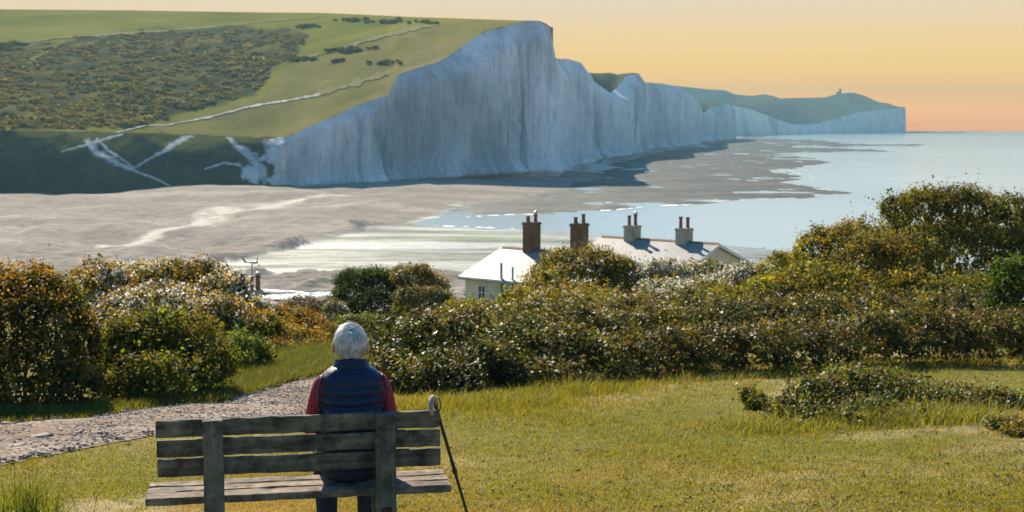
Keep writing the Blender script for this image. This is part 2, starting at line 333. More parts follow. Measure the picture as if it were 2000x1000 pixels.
s1 = stripe(sx.outputs['X'], 85); s2 = stripe(sx.outputs['Z'], 85); s3 = stripe(sx.outputs['Y'], 85)
mxm = n.new('ShaderNodeMath'); mxm.operation = 'MAXIMUM'; l.new(s1, mxm.inputs[0]); l.new(s2, mxm.inputs[1])
c = mixc(n, l, (.46, .028, .045), (.10, .008, .02), mxm.outputs[0]); l.new(c, bs.inputs['Base Color']); bs.inputs['Roughness'].default_value = .85
t1 = noise_node(n, l, 18, 4, stretch=(1, 1, .5)); bump(n, l, bs, t1.outputs['Fac'], .5, .02); M['check'] = m
M['denim'] = simple('dark_denim', [(.3, (.012, .02, .04)), (.7, (.025, .04, .07))], 40, .9, .3, .005)
m, n, l, bs = mat_new('skin'); bs.inputs['Base Color'].default_value = (.55, .27, .19, 1); bs.inputs['Roughness'].default_value = .5; bs.inputs['Subsurface Weight'].default_value = .25; bs.inputs['Subsurface Scale'].default_value = .02; bs.inputs['Subsurface Radius'].default_value = (1, .3, .15); M['skin'] = m
m, n, l, bs = mat_new('white_hair'); a = attr_node(n, 'tint'); l.new(a.outputs['Color'], bs.inputs['Base Color']); bs.inputs['Roughness'].default_value = .45
tr = n.new('ShaderNodeBsdfTranslucent'); l.new(a.outputs['Color'], tr.inputs[0]); mx = n.new('ShaderNodeMixShader'); mx.inputs[0].default_value = .3
l.new(bs.outputs[0], mx.inputs[1]); l.new(tr.outputs[0], mx.inputs[2]); l.new(mx.outputs[0], n['Material Output'].inputs[0]); M['hair'] = m
M['leather'] = simple('brown_leather', [(.3, (.06, .035, .02)), (.7, (.11, .065, .04))], 20, .5, .2)
M['cork'] = simple('cork', [(.3, (.22, .14, .10)), (.6, (.38, .29, .24)), (.8, (.48, .40, .34))], 25, .8, .3, .004)
M['black_metal'] = simple('black_anodised_metal', [(.3, (.008, .008, .009)), (.7, (.016, .016, .018))], 10, .4, 0)

# ------------------------------------------------------------------ near ground
GY = np.array([-60, -40, -10, 0, 10, 20, 40, 60, 95, 125, 200, 225, 260])
GD = np.array([-2.5, -1.6, .75, 1.65, 2.65, 3.65, 5.7, 8.0, 12.9, 17.4, 27.1, 28.3, 29.5])
def ground(x, y):
    x = np.asarray(x, float); y = np.asarray(y, float)
    d = np.interp(y, GY, GD)
    for k in (1.5, 3.0): d = (d + np.interp(y - k, GY, GD) + np.interp(y + k, GY, GD)) / 3
    amp = np.clip((y - 10) / 25, 0, 1)
    return CZ - d + amp * .35 * fbm(x / 9, y / 9, 0, 3, 5) + .02 * fbm(x * 1.3, y * 1.3, 0, 3, 9) + .05 * fbm(x / 2.5, y / 2.5, 0, 2, 19)
def on_ground(px, py):
    ys = np.concatenate([np.linspace(4, 40, 800), np.linspace(40.2, 215, 500)])
    p = P(np.full_like(ys, px), np.full_like(ys, py), ys)
    below = np.nonzero(p[:, 2] <= ground(p[:, 0], p[:, 1]))[0]
    return p[below[0]] if len(below) else p[-1]
gy = np.concatenate([np.linspace(-30, 6, 30), np.linspace(6.2, 34, 180), np.linspace(34.5, 228, 120)])
gx = np.linspace(-1, 1, 220)
YY = np.repeat(gy[:, None], len(gx), 1); XX = gx[None, :] * (np.maximum(gy, 4)[:, None] * .52 + 12) + np.where(gx < 0, 1, 1)[None, :] * 0
land = mk('ground', np.stack([XX, YY, ground(XX, YY)], -1), grid_faces(len(gy), len(gx)), M['turf'], smooth=True, attrs={'worn': (np.clip(fbm(XX * .55 + 30, YY * .35, 0, 4, 78) * 3.2 - .55 + np.clip((13 - YY) / 10, -.4, .2), 0, .85) * (YY < 30)).ravel()}, kind='structure')

def poly_world(pts): return np.array([on_ground(*p)[:2] for p in pts])
def inside(poly, x, y):
    c = np.zeros(np.shape(x), bool); n_ = len(poly); j = n_ - 1
    for i in range(n_):
        xi, yi = poly[i]; xj, yj = poly[j]
        c ^= ((yi > y) != (yj > y)) & (x < (xj - xi) * (y - yi) / (yj - yi + 1e-12) + xi); j = i
    return c
def seg_dist(poly, x, y, closed=True):
    d = np.full(np.shape(x), 1e9); n_ = len(poly)
    for i in range(n_ if closed else n_ - 1):
        a = np.asarray(poly[i], float); b = np.asarray(poly[(i + 1) % n_], float); ab = b - a
        t = np.clip(((x - a[0]) * ab[0] + (y - a[1]) * ab[1]) / (ab @ ab + 1e-12), 0, 1)
        d = np.minimum(d, np.hypot(x - a[0] - t * ab[0], y - a[1] - t * ab[1]))
    return d
def sdist(poly, x, y): return np.where(inside(poly, x, y), 1, -1) * seg_dist(poly, x, y)

# gravel path: a ribbon between its two edges
up_e = poly_world([(-260, 846), (-100, 838), (0, 832), (150, 823), (300, 800), (455, 786), (500, 768), (570, 748), (640, 735), (690, 722), (720, 712)])
lo_e = poly_world([(-260, 985), (-100, 940), (0, 916), (150, 882), (300, 855), (450, 836), (600, 818), (670, 795), (715, 765), (730, 745), (735, 730)])
def resample(p, k):
    s = np.concatenate([[0], np.cumsum(np.hypot(*np.diff(p, axis=0).T))]); q = np.linspace(0, s[-1], k)
    return np.stack([np.interp(q, s, p[:, 0]), np.interp(q, s, p[:, 1])], -1)
ue, le = resample(up_e, 240), resample(lo_e, 240)
ue += .10 * np.stack([fbm(np.arange(240) * .12, 3, 0, 3, 1), fbm(np.arange(240) * .12, 9, 0, 3, 2)], -1); le += .12 * np.stack([fbm(np.arange(240) * .12, 13, 0, 3, 1), fbm(np.arange(240) * .12, 19, 0, 3, 2)], -1)
PATH = np.concatenate([ue, le[::-1]])
tt = np.linspace(0, 1, 40)[:, None, None]; pxy = le[None] * (1 - tt) + ue[None] * tt
edge = (np.minimum(tt, 1 - tt)[..., 0] * 12).clip(0, 1)
pz = ground(pxy[..., 0], pxy[..., 1]) + .008 + edge * (.03 + .035 * fbm(pxy[..., 0] * 3, pxy[..., 1] * 3, 0, 4, 3))
path = mk('path', np.concatenate([pxy, pz[..., None]], -1), grid_faces(40, 240), M['path'], smooth=True, kind='structure')

# ------------------------------------------------------------------ the down with its chalk cliff
def curve(pts):
    a = np.array(pts, float); return lambda x: np.interp(x, a[:, 0], a[:, 1])
base_py = curve([(-300, 402), (-100, 394), (0, 389), (170, 379), (350, 369), (490, 365), (600, 363), (700, 361), (760, 358), (830, 354), (900, 350), (1000, 345), (1070, 344), (1085, 344), (1092, 332), (1137, 324), (1142, 317), (1200, 308), (1249, 302), (1253, 295), (1300, 292), (1359, 285), (1364, 279), (1400, 276), (1425, 273.5)])
edge_py = curve([(-300, 252), (0, 255), (120, 258), (300, 262), (460, 268), (540, 270), (575, 262), (600, 250), (640, 232), (680, 214), (720, 198), (758, 186), (766, 165), (776, 146), (800, 137), (850, 123), (872, 112), (890, 100), (915, 82), (940, 66), (970, 56), (1000, 49), (1040, 42), (1052, 42), (1066, 47), (1075, 54), (1079, 80), (1085, 113), (1088, 115), (1112, 116), (1136, 123), (1139, 134), (1150, 149), (1170, 166), (1192, 182), (1206, 170), (1222, 150), (1236, 146), (1249, 145), (1251, 160), (1290, 163), (1320, 168), (1340, 178), (1355, 192), (1362, 200), (1367, 226), (1385, 212), (1400, 206), (1420, 202), (1425, 204)])
sky_py = curve([(-300, 16), (0, 18), (250, 20), (500, 24), (620, 25), (700, 28), (800, 33), (900, 36), (985, 39), (1040, 41.5), (1052, 41.5), (1066, 46.5), (1075, 53)])
sky_Y = curve([(-300, 1080), (0, 1060), (300, 1040), (500, 1000), (700, 930), (850, 870), (950, 810), (1010, 770), (1045, 745), (1075, 722)])
def base_Y(px): return Yat(base_py(px), 1.0)
def bank_w(px): return np.clip((px - 470) / 90, 0, 1)                # 0 = grassy bank, 1 = chalk cliff
def edge_Y(px):
    Yb = base_Y(px); h = CZ + (Y0 - edge_py(px)) / FPX * Yb
    lean = .22 * bank_w(px) + 1.25 * (1 - bank_w(px))
    return Yb + lean * h
def hill_Y(px, py):
    e, s = edge_py(px), np.minimum(sky_py(px), edge_py(px) - .3); t = np.clip((e - py) / (e - s), 0, 1)
    Ye = edge_Y(px); Ys = np.maximum(sky_Y(px), Ye + 3)
    return Ye + (Ys - Ye) * (.62 * t + .38 * t ** 3.5)
def hill_pt(px, py, lift=0.0):
    px, py = np.asarray(px, float), np.asarray(py, float); p = P(px, py, hill_Y(px, py))
    e, s = edge_py(px), np.minimum(sky_py(px), edge_py(px) - .3); t = np.clip((e - py) / (e - s), 0, 1)
    p[..., 2] += lift + np.clip(t * 12, 0, 1) * np.clip((1 - t) * 10, 0, 1) * 1.6 * fbm(p[..., 0] / 40, p[..., 1] / 40, 0, 4, 101); return p

# cliff and bank face
cpx = np.concatenate([np.linspace(-300, 90, 70), np.linspace(92, 560, 300), np.linspace(561, 1086, 540), np.linspace(1086.6, 1425, 420)])
NR = 64
hh = np.linspace(0, 1, NR) ** 1.15
pb = P(cpx, base_py(cpx), base_Y(cpx)); pe = P(cpx, edge_py(cpx), edge_Y(cpx))
d = np.gradient(pb[:, :2], axis=0); tn = np.stack([d[:, 1], -d[:, 0]], -1); tn /= np.linalg.norm(tn, axis=1)[:, None] + 1e-9   # outward = right of the way along
ker = np.ones(25) / 25; tn = np.stack([np.convolve(np.pad(tn[:, k], 12, 'edge'), ker, 'valid') for k in (0, 1)], -1)
sarc = np.concatenate([[0], np.cumsum(np.linalg.norm(np.diff(pb[:, :2], axis=0), axis=1))])
face = pb[None] * (1 - hh)[:, None, None] + pe[None] * hh[:, None, None]
hf = hh[:, None] * bank_w(cpx)[None] + (hh[:, None] ** 2.0) * (1 - bank_w(cpx)[None]); face[..., :2] = pb[None, :, :2] * (1 - hf)[..., None] + pe[None, :, :2] * hf[..., None]
Z = face[..., 2]; S = np.repeat(sarc[None], NR, 0); H = np.repeat(hh[:, None], len(cpx), 1); W = bank_w(cpx)[None]
rid = lambda a: 1 - 2 * np.abs(a)
off = 2.4 * rid(2 * fbm(S / 7, Z / 110, 9, 2, 33)) + 1.1 * rid(2 * fbm(S / 2.6, Z / 60, 9, 2, 35)) + 9.5 * fbm(S / 34, Z / 220, 1.3, 3, 21) + 4.6 * rid(fbm(S / 15, Z / 130, 4.0, 3, 31)) + 2.6 * fbm(S / 5, Z / 45, 7, 3, 41) + 1.3 * fbm(S / 2.2, Z / 5, 7, 3, 44)
tal = np.clip(1 - H / (.16 + .13 * fbm(S / 17, 0, 0, 2, 51)), 0, 1) ** 1.4
off = off + 9 * tal * (.6 + .7 * fbm(S / 9, 2, 0, 3, 61)) 
fade = np.minimum(1, (1 - H) * 7); foot = np.minimum(1, H * 20 + .25)
bankoff = 3.5 * fbm(S / 24, Z / 14, 0, 5, 71)
face[..., :2] += ((W * off + (1 - W) * bankoff) * fade * foot)[..., None] * tn[None]
face[..., 2] += (1 - fade) * 0 + .8 * fbm(S / 3, 0, 0, 3, 81) * W * (H > .97)
face[0, :, 2] = -1.0
isbank = cpx <= 560
k0 = int(np.searchsorted(cpx, 470)); k1 = int(np.searchsorted(cpx, 1086.3))
def sub(a, i, j): return a[:, i:j]
# ragged seam: the first metres of cliff still carry turf
bank_mix = np.clip((520 - cpx[None] + 70 * fbm(S / 8, Z / 8, 0, 4, 91) + (Z - 12) * 1.6) / 18, 0, 1)
PXB = np.repeat(cpx[None], NR, 0); PYB = base_py(cpx)[None] + (edge_py(cpx) - base_py(cpx))[None] * hh[:, None]
for line in ([(172, 280, 6), (195, 300, 7), (225, 316, 5), (255, 330, 3), (300, 348, 2), (340, 369, 1.6)], [(378, 260, 5), (350, 276, 5), (320, 296, 3), (290, 312, 2), (266, 327, 1.5)], [(444, 264, 4), (462, 284, 4), (480, 298, 6), (500, 315, 9), (512, 340, 9)], [(120, 297, 1), (165, 284, 2.5), (240, 261, 2)], [(190, 272, 2), (215, 296, 2.5), (250, 318, 2), (262, 328, 1.5)], [(470, 322, 3), (440, 318, 2), (400, 330, 1.2)], [(560, 285, 5), (530, 300, 6), (510, 312, 5)]):
    a_ = np.array(line, float); wv_ = np.interp(PXB, np.sort(a_[:, 0]), a_[np.argsort(a_[:, 0]), 2]); dv_ = seg_dist(a_[:, :2], PXB, PYB, False)
    bank_mix = np.minimum(bank_mix, 1 - np.clip(1.5 - dv_ / wv_ + 1.0 * fbm(PXB / 9, PYB / 6, 0, 4, 95), 0, 1) * .85)
m, n, l, bs = mat_new('bank_and_chalk')
bkA = attr_node(n, 'bank'); t1 = noise_node(n, l, .05, 6, .65); t2 = noise_node(n, l, .35, 6, .7)
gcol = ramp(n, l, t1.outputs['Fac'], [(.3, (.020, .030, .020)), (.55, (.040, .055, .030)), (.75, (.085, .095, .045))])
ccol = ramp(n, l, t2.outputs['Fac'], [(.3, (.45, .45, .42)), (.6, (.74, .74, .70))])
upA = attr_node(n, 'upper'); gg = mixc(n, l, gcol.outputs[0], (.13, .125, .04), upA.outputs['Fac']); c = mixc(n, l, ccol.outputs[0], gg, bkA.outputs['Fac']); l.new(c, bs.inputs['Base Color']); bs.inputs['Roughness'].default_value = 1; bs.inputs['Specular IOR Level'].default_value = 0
bump(n, l, bs, t2.outputs['Fac'], .5, 1.0); M['bank'] = m
kb = int(np.searchsorted(cpx, 560))
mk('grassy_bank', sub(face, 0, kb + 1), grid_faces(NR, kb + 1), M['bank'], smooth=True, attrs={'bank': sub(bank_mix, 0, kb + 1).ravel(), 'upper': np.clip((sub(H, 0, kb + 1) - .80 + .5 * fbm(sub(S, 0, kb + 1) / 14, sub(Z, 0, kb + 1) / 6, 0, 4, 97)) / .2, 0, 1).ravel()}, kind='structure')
mk('chalk_cliff', sub(face, kb, k1 + 1), grid_faces(NR, k1 + 1 - kb), M['chalk'], smooth=True, kind='structure')
mk('chalk_cliff', sub(face, k1, len(cpx)), grid_faces(NR, len(cpx) - k1), M['chalk'], smooth=True, kind='structure')
# the turf of the down above the bank and the cliff
hp = cpx[:k1 - 6]; NT = 84; tv = np.linspace(0, 1, NT)
E_, S_ = edge_py(hp), np.minimum(sky_py(hp), edge_py(hp) - .3)
HPY = E_[None] + (S_ - E_)[None] * tv[:, None]; HPX = np.repeat(hp[None], NT, 0)
hill = hill_pt(HPX, HPY)
hill[0] = face[-1, :k1 - 6]
backs = []
for q, (dy, dz) in enumerate([(40, -1.5), (120, -9), (300, -40), (420, -95)]):
    b = hill[-1].copy(); b[:, 1] += dy; b[:, 0] += b[:, 0] * dy / 1000; b[:, 2] = np.maximum(b[:, 2] + dz, -1); backs.append(b)
hill = np.concatenate([hill, np.array(backs)], 0); HPYx = np.concatenate([HPY, np.repeat(HPY[-1:], 4, 0)], 0); HPXx = np.concatenate([HPX, np.repeat(HPX[-1:], 4, 0)], 0)
SCRUB = [(-300, 60), (0, 88), (130, 78), (300, 62), (420, 54), (560, 58), (600, 72), (570, 110), (530, 140), (500, 185), (420, 205), (330, 228), (280, 245), (120, 252), (-300, 248)]
sdv = sdist(SCRUB, HPXx, HPYx) + 14 * fbm(HPXx / 40, HPYx / 14, 0, 4, 111)
scrub_a = np.clip(sdv / 8 + .5, 0, 1)
MOWN = [(430, 215), (520, 185), (560, 130), (620, 112), (780, 62), (860, 44), (1075, 40), (1075, 70), (560, 290), (300, 262), (280, 250)]
mown_a = np.clip((sdist(MOWN, HPXx, HPYx) + 6 * fbm(HPXx / 30, HPYx / 10, 0, 3, 121)) / 8 + .5, 0, 1)
bank_a = np.clip((HPYx - E_[None] + 3 + 4 * fbm(HPXx / 20, HPYx / 6, 0, 3, 131)) / 3, 0, 1) * np.clip((545 - HPXx) / 30, 0, 1)
mk('hill', hill, grid_faces(hill.shape[0], hill.shape[1]), M['down'], smooth=True, attrs={'scrub': scrub_a.ravel(), 'mown': mown_a.ravel(), 'bank': bank_a.ravel()}, kind='structure')

# tracks lying on the down and chalk scars in the bank
def ribbon(name, pts, w, mat, lift, on='hill', seed=0):
    a = np.array(pts, float); s = np.concatenate([[0], np.cumsum(np.hypot(*np.diff(a[:, :2], axis=0).T))]); q = np.linspace(0, s[-1], max(12, int(s[-1] / 4)))
    x, y = np.interp(q, s, a[:, 0]), np.interp(q, s, a[:, 1]); ww = np.interp(q, s, a[:, 2]) if a.shape[1] > 2 else np.full(len(q), w)
    ww = ww * np.clip(1 + 1.5 * fbm(q / 7, seed, 0, 3, 141), .25, 2); y = y + 1.2 * fbm(q / 25, seed + 5, 0, 3, 151)
    dx, dy = np.gradient(x), np.gradient(y); nn = np.hypot(dx, dy); ux, uy = -dy / nn, dx / nn
    rows = []
    for k in (-.5, 0, .5):
        X_, Y_ = x + ux * ww * k, y + uy * ww * k
        if on == 'hill': rows.append(hill_pt(X_, np.clip(Y_, sky_py(X_) + .5, edge_py(X_) - .2), lift))
        else:
            f = np.clip((base_py(X_) - Y_) / (base_py(X_) - edge_py(X_)), 0, 1); p = P(X_, Y_, base_Y(X_) + (edge_Y(X_) - base_Y(X_)) * f ** 1.0)
            p[:, 1] -= lift * 1.2; p[:, 2] += lift; rows.append(p)
    return mk(name, np.array(rows), grid_faces(3, len(q)), mat, smooth=True, kind='structure')
ribbon('chalk_track', [(225, 261, 1.5), (300, 246, 2.2), (400, 229, 2.4), (470, 217, 2.6), (560, 200, 3.2), (625, 184, 3)], 5, M['chalk_track'], .35, seed=1)
M['worn_grass'] = simple('worn_grass', [(.3, (.22, .20, .08)), (.7, (.29, .26, .13))], .1, 1, 0, spec=0)
ribbon('grass_track', [(622, 184, 7), (680, 168, 8), (740, 146, 8), (765, 138, 4)], 7, M['worn_grass'], .35, seed=2)
ribbon('grass_track', [(600, 112, 3), (650, 100, 4), (720, 80, 5), (800, 60, 5), (860, 48, 3)], 4, M['worn_grass'], .35, seed=3)
ribbon('grass_track', [(0, 84, 2), (120, 75, 3), (280, 64, 3), (420, 52, 3), (560, 40, 2), (640, 34, 1)], 3, M['worn_grass'], .35, seed=4)
ribbon('grass_track', [(28, 146, 2), (60, 118, 5), (100, 96, 6), (125, 80, 4)], 5, M['worn_grass'], .35, seed=5)

# scrub growing on the down: a mass of low bushes
def pick_scrub(n_, r_):
    x = r_.uniform(-120, 620, n_ * 3); y = 60 + 195 * r_.uniform(0, 1, n_ * 3) ** .8
    ok = (sdist(SCRUB, x, y) + 12 * fbm(x / 30, y / 10, 0, 3, 161) > 1) & (fbm(x / 25, y / 9, 0, 3, 171) > -.08); x, y = x[ok][:n_], y[ok][:n_]
    return hill_pt(x, y, .1)
def leaf_mass(P_, rad, per, cols, r_):
    n_ = len(P_); d_ = r_.normal(size=(n_, per, 3)); d_ /= np.linalg.norm(d_, axis=2)[..., None]; d_[..., 2] = np.abs(d_[..., 2])
    pos = (P_[:, None] + d_ * rad[:, None] * r_.uniform(.55, 1.1, (n_, per, 1))).reshape(-1, 3)
    nr = (d_ * .7 + r_.normal(size=d_.shape) * .5 + (0, 0, .3)).reshape(-1, 3); nr /= np.linalg.norm(nr, axis=1)[:, None]
    t = np.cross(nr, r_.normal(size=nr.shape)); t /= np.linalg.norm(t, axis=1)[:, None]; b = np.cross(nr, t); L = (np.repeat(rad.mean(1), per) * r_.uniform(.3, .55, n_ * per))[:, None]
    V = np.stack([pos - t * L, pos + b * L * .7, pos + t * L, pos - b * L * .7], 1).reshape(-1, 3)
    tint = np.repeat(cols[r_.integers(0, len(cols), n_)] * r_.uniform(.75, 1.25, (n_, 1)), per, 0) * r_.uniform(.75, 1.25, (n_ * per, 1))
    return V, np.arange(len(V)).reshape(-1, 4), np.repeat(tint, 4, 0)
r_ = np.random.default_rng(5); P_ = pick_scrub(2900, r_); n_ = len(P_)
rad_ = np.stack([r_.uniform(.8, 2.4, n_), r_.uniform(1, 3, n_), r_.uniform(.3, .8, n_)], -1) * np.where(r_.random(n_) < .07, 1.9, 1)[:, None]
V_, F_, T_ = leaf_mass(P_, rad_, 34, np.array([(.075, .088, .034), (.10, .105, .036), (.13, .115, .04), (.15, .105, .05), (.15, .145, .038), (.2, .185, .045), (.16, .16, .085)]), r_)
mk('hillside_scrub', V_, F_, M['scrub'], attrs={'tint': T_}, label='dark low scrub covering the left slope of the green down', cat='scrub', kind='stuff')
def pick_line(n_, r_):
    pts = np.array([(600, 55), (690, 42), (760, 44), (835, 44), (580, 118), (660, 119), (760, 120), (690, 96), (665, 100), (40, 85), (10, 95)])
    k = r_.integers(0, len(pts), n_); q = pts[k] + r_.normal(size=(n_, 2)) * (16, 1.5); q[:, 1] = np.maximum(q[:, 1], sky_py(q[:, 0]) + 4); return hill_pt(q[:, 0], q[:, 1], .5)
P_ = pick_line(170, r_); V_, F_, T_ = leaf_mass(P_, np.stack([r_.uniform(1, 2.6, 170), r_.uniform(1.5, 3, 170), r_.uniform(.5, 1.2, 170)], -1), 34, np.array([(.05, .07, .026), (.07, .085, .03)]), r_)
mk('hedge_scrub', V_, F_, M['scrub'], attrs={'tint': T_}, label='thin line of dark bushes near the top of the down', cat='scrub', kind='stuff')

# turf on top of the next cliffs: goes inland from the edge
j0 = k1 - 8; ep = face[-1, j0:]; epx = cpx[j0:]
rise = np.interp(epx, [1075, 1138, 1142, 1150, 1192, 1222, 1249, 1252, 1362, 1364, 1367, 1385, 1420, 1425], [0, 0, 1, 7, 40, 7, 1, 0, 0, 2, 25, 11, 0, 0])      # how many px higher the turf behind stands
cols_ = [ep]
for dq, f in ((25, .35), (60, .75), (110, 1.0), (150, 1.0)):
    cols_.append(P(epx, edge_py(epx) - rise * f, edge_Y(epx) + dq))
b = cols_[-1].copy(); b[:, 1] += 160; b[:, 2] -= 14; cols_.append(b)
mk('cliff_top_turf', np.array(cols_), grid_faces(len(cols_), len(epx)), M['far_turf'], smooth=True, kind='structure')

# ------------------------------------------------------------------ far headland
def far_hill(name, x0, x1, base, edge, sky, Yb, depth, n_=160, chalk=True, seed=0):
    q = np.linspace(x0, x1, n_); b = P(q, curve(base)(q), Yb(q)); e_py = curve(edge)(q) + .8 * fbm(q / 14, seed, 0, 3, 181); s_py = np.minimum(curve(sky)(q) + .5 * fbm(q / 9, seed + 3, 0, 3, 191), e_py - .2)
    b[:, 2] = -1; e = P(q, e_py, Yb(q) + 25); rows = [b * (1 - t) + e * t for t in np.linspace(0, 1, 14)]
    rows = np.array(rows); rows[1:-1, :, 1] += 14 * fbm(np.repeat(q[None] / 5, 12, 0), np.linspace(0, 1, 12)[:, None] * 1.5, seed, 3, 201)
    mk('far_cliff', rows, grid_faces(14, n_), M['chalk'] if chalk else M['far_turf'], smooth=True, kind='structure')
    tr = []
    for t in np.linspace(0, 1, 24): tr.append(P(q, e_py + (s_py - e_py) * t, Yb(q) + 25 + depth * (t * .7 + .3 * t ** 3)))
    tr = np.array(tr); tr[1:, :, 2] += 4 * np.linspace(0, 1, 23)[:, None] * (1 - np.linspace(0, 1, 23)[:, None]) * 10 * fbm(tr[1:, :, 0] / 160, tr[1:, :, 1] / 160, seed, 3, 211)
    bk = tr[-1].copy(); bk[:, 1] += 250; bk[:, 0] *= 1.05; bk[:, 2] -= 60
    tr = np.concatenate([tr, bk[None]], 0)
    return mk(name, tr, grid_faces(25, n_), M['far_turf'], smooth=True, kind='structure')
far_hill('far_hill', 1425, 1769, [(1425, 262), (1560, 260), (1769, 257.5)], [(1425, 206), (1470, 214), (1510, 230), (1545, 242), (1575, 244), (1600, 241), (1640, 229), (1680, 219), (1720, 214), (1769, 211.5)],
         [(1425, 196), (1480, 194), (1515, 192), (1570, 191), (1610, 190), (1625, 186), (1640, 183), (1662, 180.5), (1680, 184), (1700, 192), (1715, 199), (1735, 202), (1750, 208), (1769, 211)], lambda q: np.interp(q, [1425, 1560, 1769], [3000, 3500, 4000]), 380, seed=1)
far_hill('distant_hill', 1300, 1620, [(1300, 256), (1620, 256)], [(1300, 235), (1620, 235)], [(1300, 166), (1335, 169), (1380, 174), (1415, 176), (1435, 184), (1465, 187), (1490, 184), (1510, 187), (1530, 195), (1620, 205)], lambda q: np.full(len(q), 4250.0), 150, chalk=False, seed=2)
tip = P(np.array([1769.] * 10), np.linspace(257.5, 211.5, 10), np.full(10, 4000.0)); tip2 = tip.copy(); tip2[:, 1] += 500; tip2[:, 0] -= 120
mk('far_cliff', np.stack([tip, tip2], 0), grid_faces(2, 10), M['chalk'], kind='structure')
# lighthouse on the headland
lp = P(np.array(1641.), np.array(183.5), np.array(4120.)); lp[2] -= 1
lh = empty('lighthouse', V2(lp), label='tiny lighthouse tower on top of the far headland', cat='lighthouse'); lh.scale = (.78, .78, .72)
MB().lathe([(5.5, 0), (5, 8), (4.4, 18), (4.4, 18.6)], n=16).build('tower', M['grey_stack'], lh)
MB().lathe([(5.2, 18.6), (5.2, 19.4), (3.4, 19.6), (3.4, 22.4), (4.0, 22.6), (1.2, 24.6), (.3, 26)], n=16).build('lantern_room', M['pole'], lh)
MB().box((-14, -4, 0), (-5, 5, 8)).add([(-14.5, -4.5, 8), (-4.5, -4.5, 8), (-4.5, 5.5, 8), (-14.5, 5.5, 8), (-14.5, .5, 11), (-4.5, .5, 11)], [[0, 1, 5, 4], [2, 3, 4, 5], [1, 2, 5], [3, 0, 4]]).build('keeper_house', M['grey_stack'], lh)

# ------------------------------------------------------------------ sea, beach, reef, river
mk('sea', [(-6500, 150, 0), (6500, 150, 0), (6500, 4700, 0), (-6500, 4700, 0)], [[0, 1, 2, 3]], M['sea'], kind='structure')
def px_grid(x0, x1, nx, y0, y1, ny, z=.6):
    gx_, gy_ = np.meshgrid(np.linspace(x0, x1, nx), np.linspace(y0, y1, ny)); p = G(gx_, gy_, np.full(gx_.shape, z)); return gx_, gy_, p
BEACH = [(-340, 720), (-340, 320), (1190, 320), (1180, 340), (1150, 353), (1080, 368), (960, 391), (880, 404), (850, 420), (790, 433), (860, 441), (1030, 448), (1200, 456), (1350, 468), (1500, 484), (1740, 505), (1740, 720)]
bx_, by_, bp = px_grid(-330, 1730, 360, 336, 640, 210)
sd = sdist([(a, b * 3) for a, b in BEACH], bx_, by_ * 3)
zz = np.clip(sd * .010, -.8, .9) + .10 * fbm(bp[..., 0] / 7, bp[..., 1] / 14, 0, 4, 221) * np.clip(1 - sd / 200, .3, 1)
WET = [(410, 522), (560, 490), (700, 452), (850, 421), (880, 400), (1200, 400), (1800, 470), (1800, 560), (1000, 545), (700, 545), (500, 540), (430, 530)]
wsd = sdist([(a, b * 3) for a, b in WET], bx_, by_ * 3) + 24 * fbm(bx_ / 50, by_ / 6, 0, 4, 231)
wet_a = np.clip(wsd / 14 + .5, 0, 1)
alg_a = np.clip(1 - ((bx_ - 940) / 190) ** 2 - ((by_ - 463) / 9) ** 2 + .8 * fbm(bx_ / 40, by_ / 3, 0, 3, 241), 0, 1) * .75
ridges = .5 * np.sin((by_ - .08 * bx_) / 7.5 + 1.5 * fbm(bx_ / 150, by_ / 40, 0, 2, 251)) + .9 * fbm(bx_ / 160, (by_ + .16 * bx_) / 9, 0, 3, 261)
zz += (1 - wet_a) * np.clip(sd / 120, 0, 1) * (ridges * 1.5 + 1.0)
pale_line = [(190, 498), (270, 480), (350, 458), (380, 440), (430, 424), (500, 414), (540, 404), (610, 396), (700, 392)]
pd = seg_dist([(a, b * 2.4) for a, b in pale_line], bx_, by_ * 2.4, False)
pw = np.interp(bx_, [150, 250, 360, 430, 480, 560, 700], [6, 12, 14, 34, 20, 12, 7])
pale_a = np.clip(1.2 - pd / pw + 1.1 * fbm(bx_ / 30, by_ / 5, 0, 3, 271), 0, 1) * np.clip((bx_ - 130) / 60, 0, 1) * np.clip((730 - bx_) / 60, 0, 1)
bp[..., 2] = zz + .05
mk('beach', bp, grid_faces(*bx_.shape), M['shingle'], smooth=True, attrs={'wet': wet_a.ravel(), 'algae': alg_a.ravel(), 'pale': pale_a.ravel()}, kind='structure')
REEF = [(860, 409), (1000, 388), (1100, 364), (1150, 346), (1200, 318), (1280, 299), (1355, 286), (1420, 275), (1450, 266), (1570, 262.5), (1480, 269), (1560, 272), (1700, 281), (1795, 284), (1640, 285), (1560, 286), (1720, 294), (1600, 296), (1520, 300), (1580, 310), (1605, 316), (1590, 323), (1510, 333), (1570, 342), (1600, 350), (1530, 356), (1600, 368), (1652, 377), (1600, 384), (1480, 388), (1340, 397), (1230, 398), (1180, 410), (1080, 415), (980, 418), (870, 417)]
def reef_mesh(name, poly, x0, x1, nx, y0, y1, ny, amp, seed):
    rx_, ry_, rp = px_grid(x0, x1, nx, y0, y1, ny, .2)
    s_ = sdist([(a, b * 6) for a, b in poly], rx_, ry_ * 6)
    z_ = np.clip(s_ * .012, -1, .24) + amp * fbm(rp[..., 0] / 16, rp[..., 1] / 26, 0, 5, seed) + .25 * fbm(rx_ / 40, ry_ / 3, 0, 3, seed + 5) * np.clip(1 - s_ / 120, 0, 1) - .02
    rp[..., 2] = z_; return mk(name, rp, grid_faces(*rx_.shape), M['reef'], smooth=True, kind='structure')
reef_mesh('reef', REEF, 850, 1810, 400, 260.5, 420, 210, .55, 281)
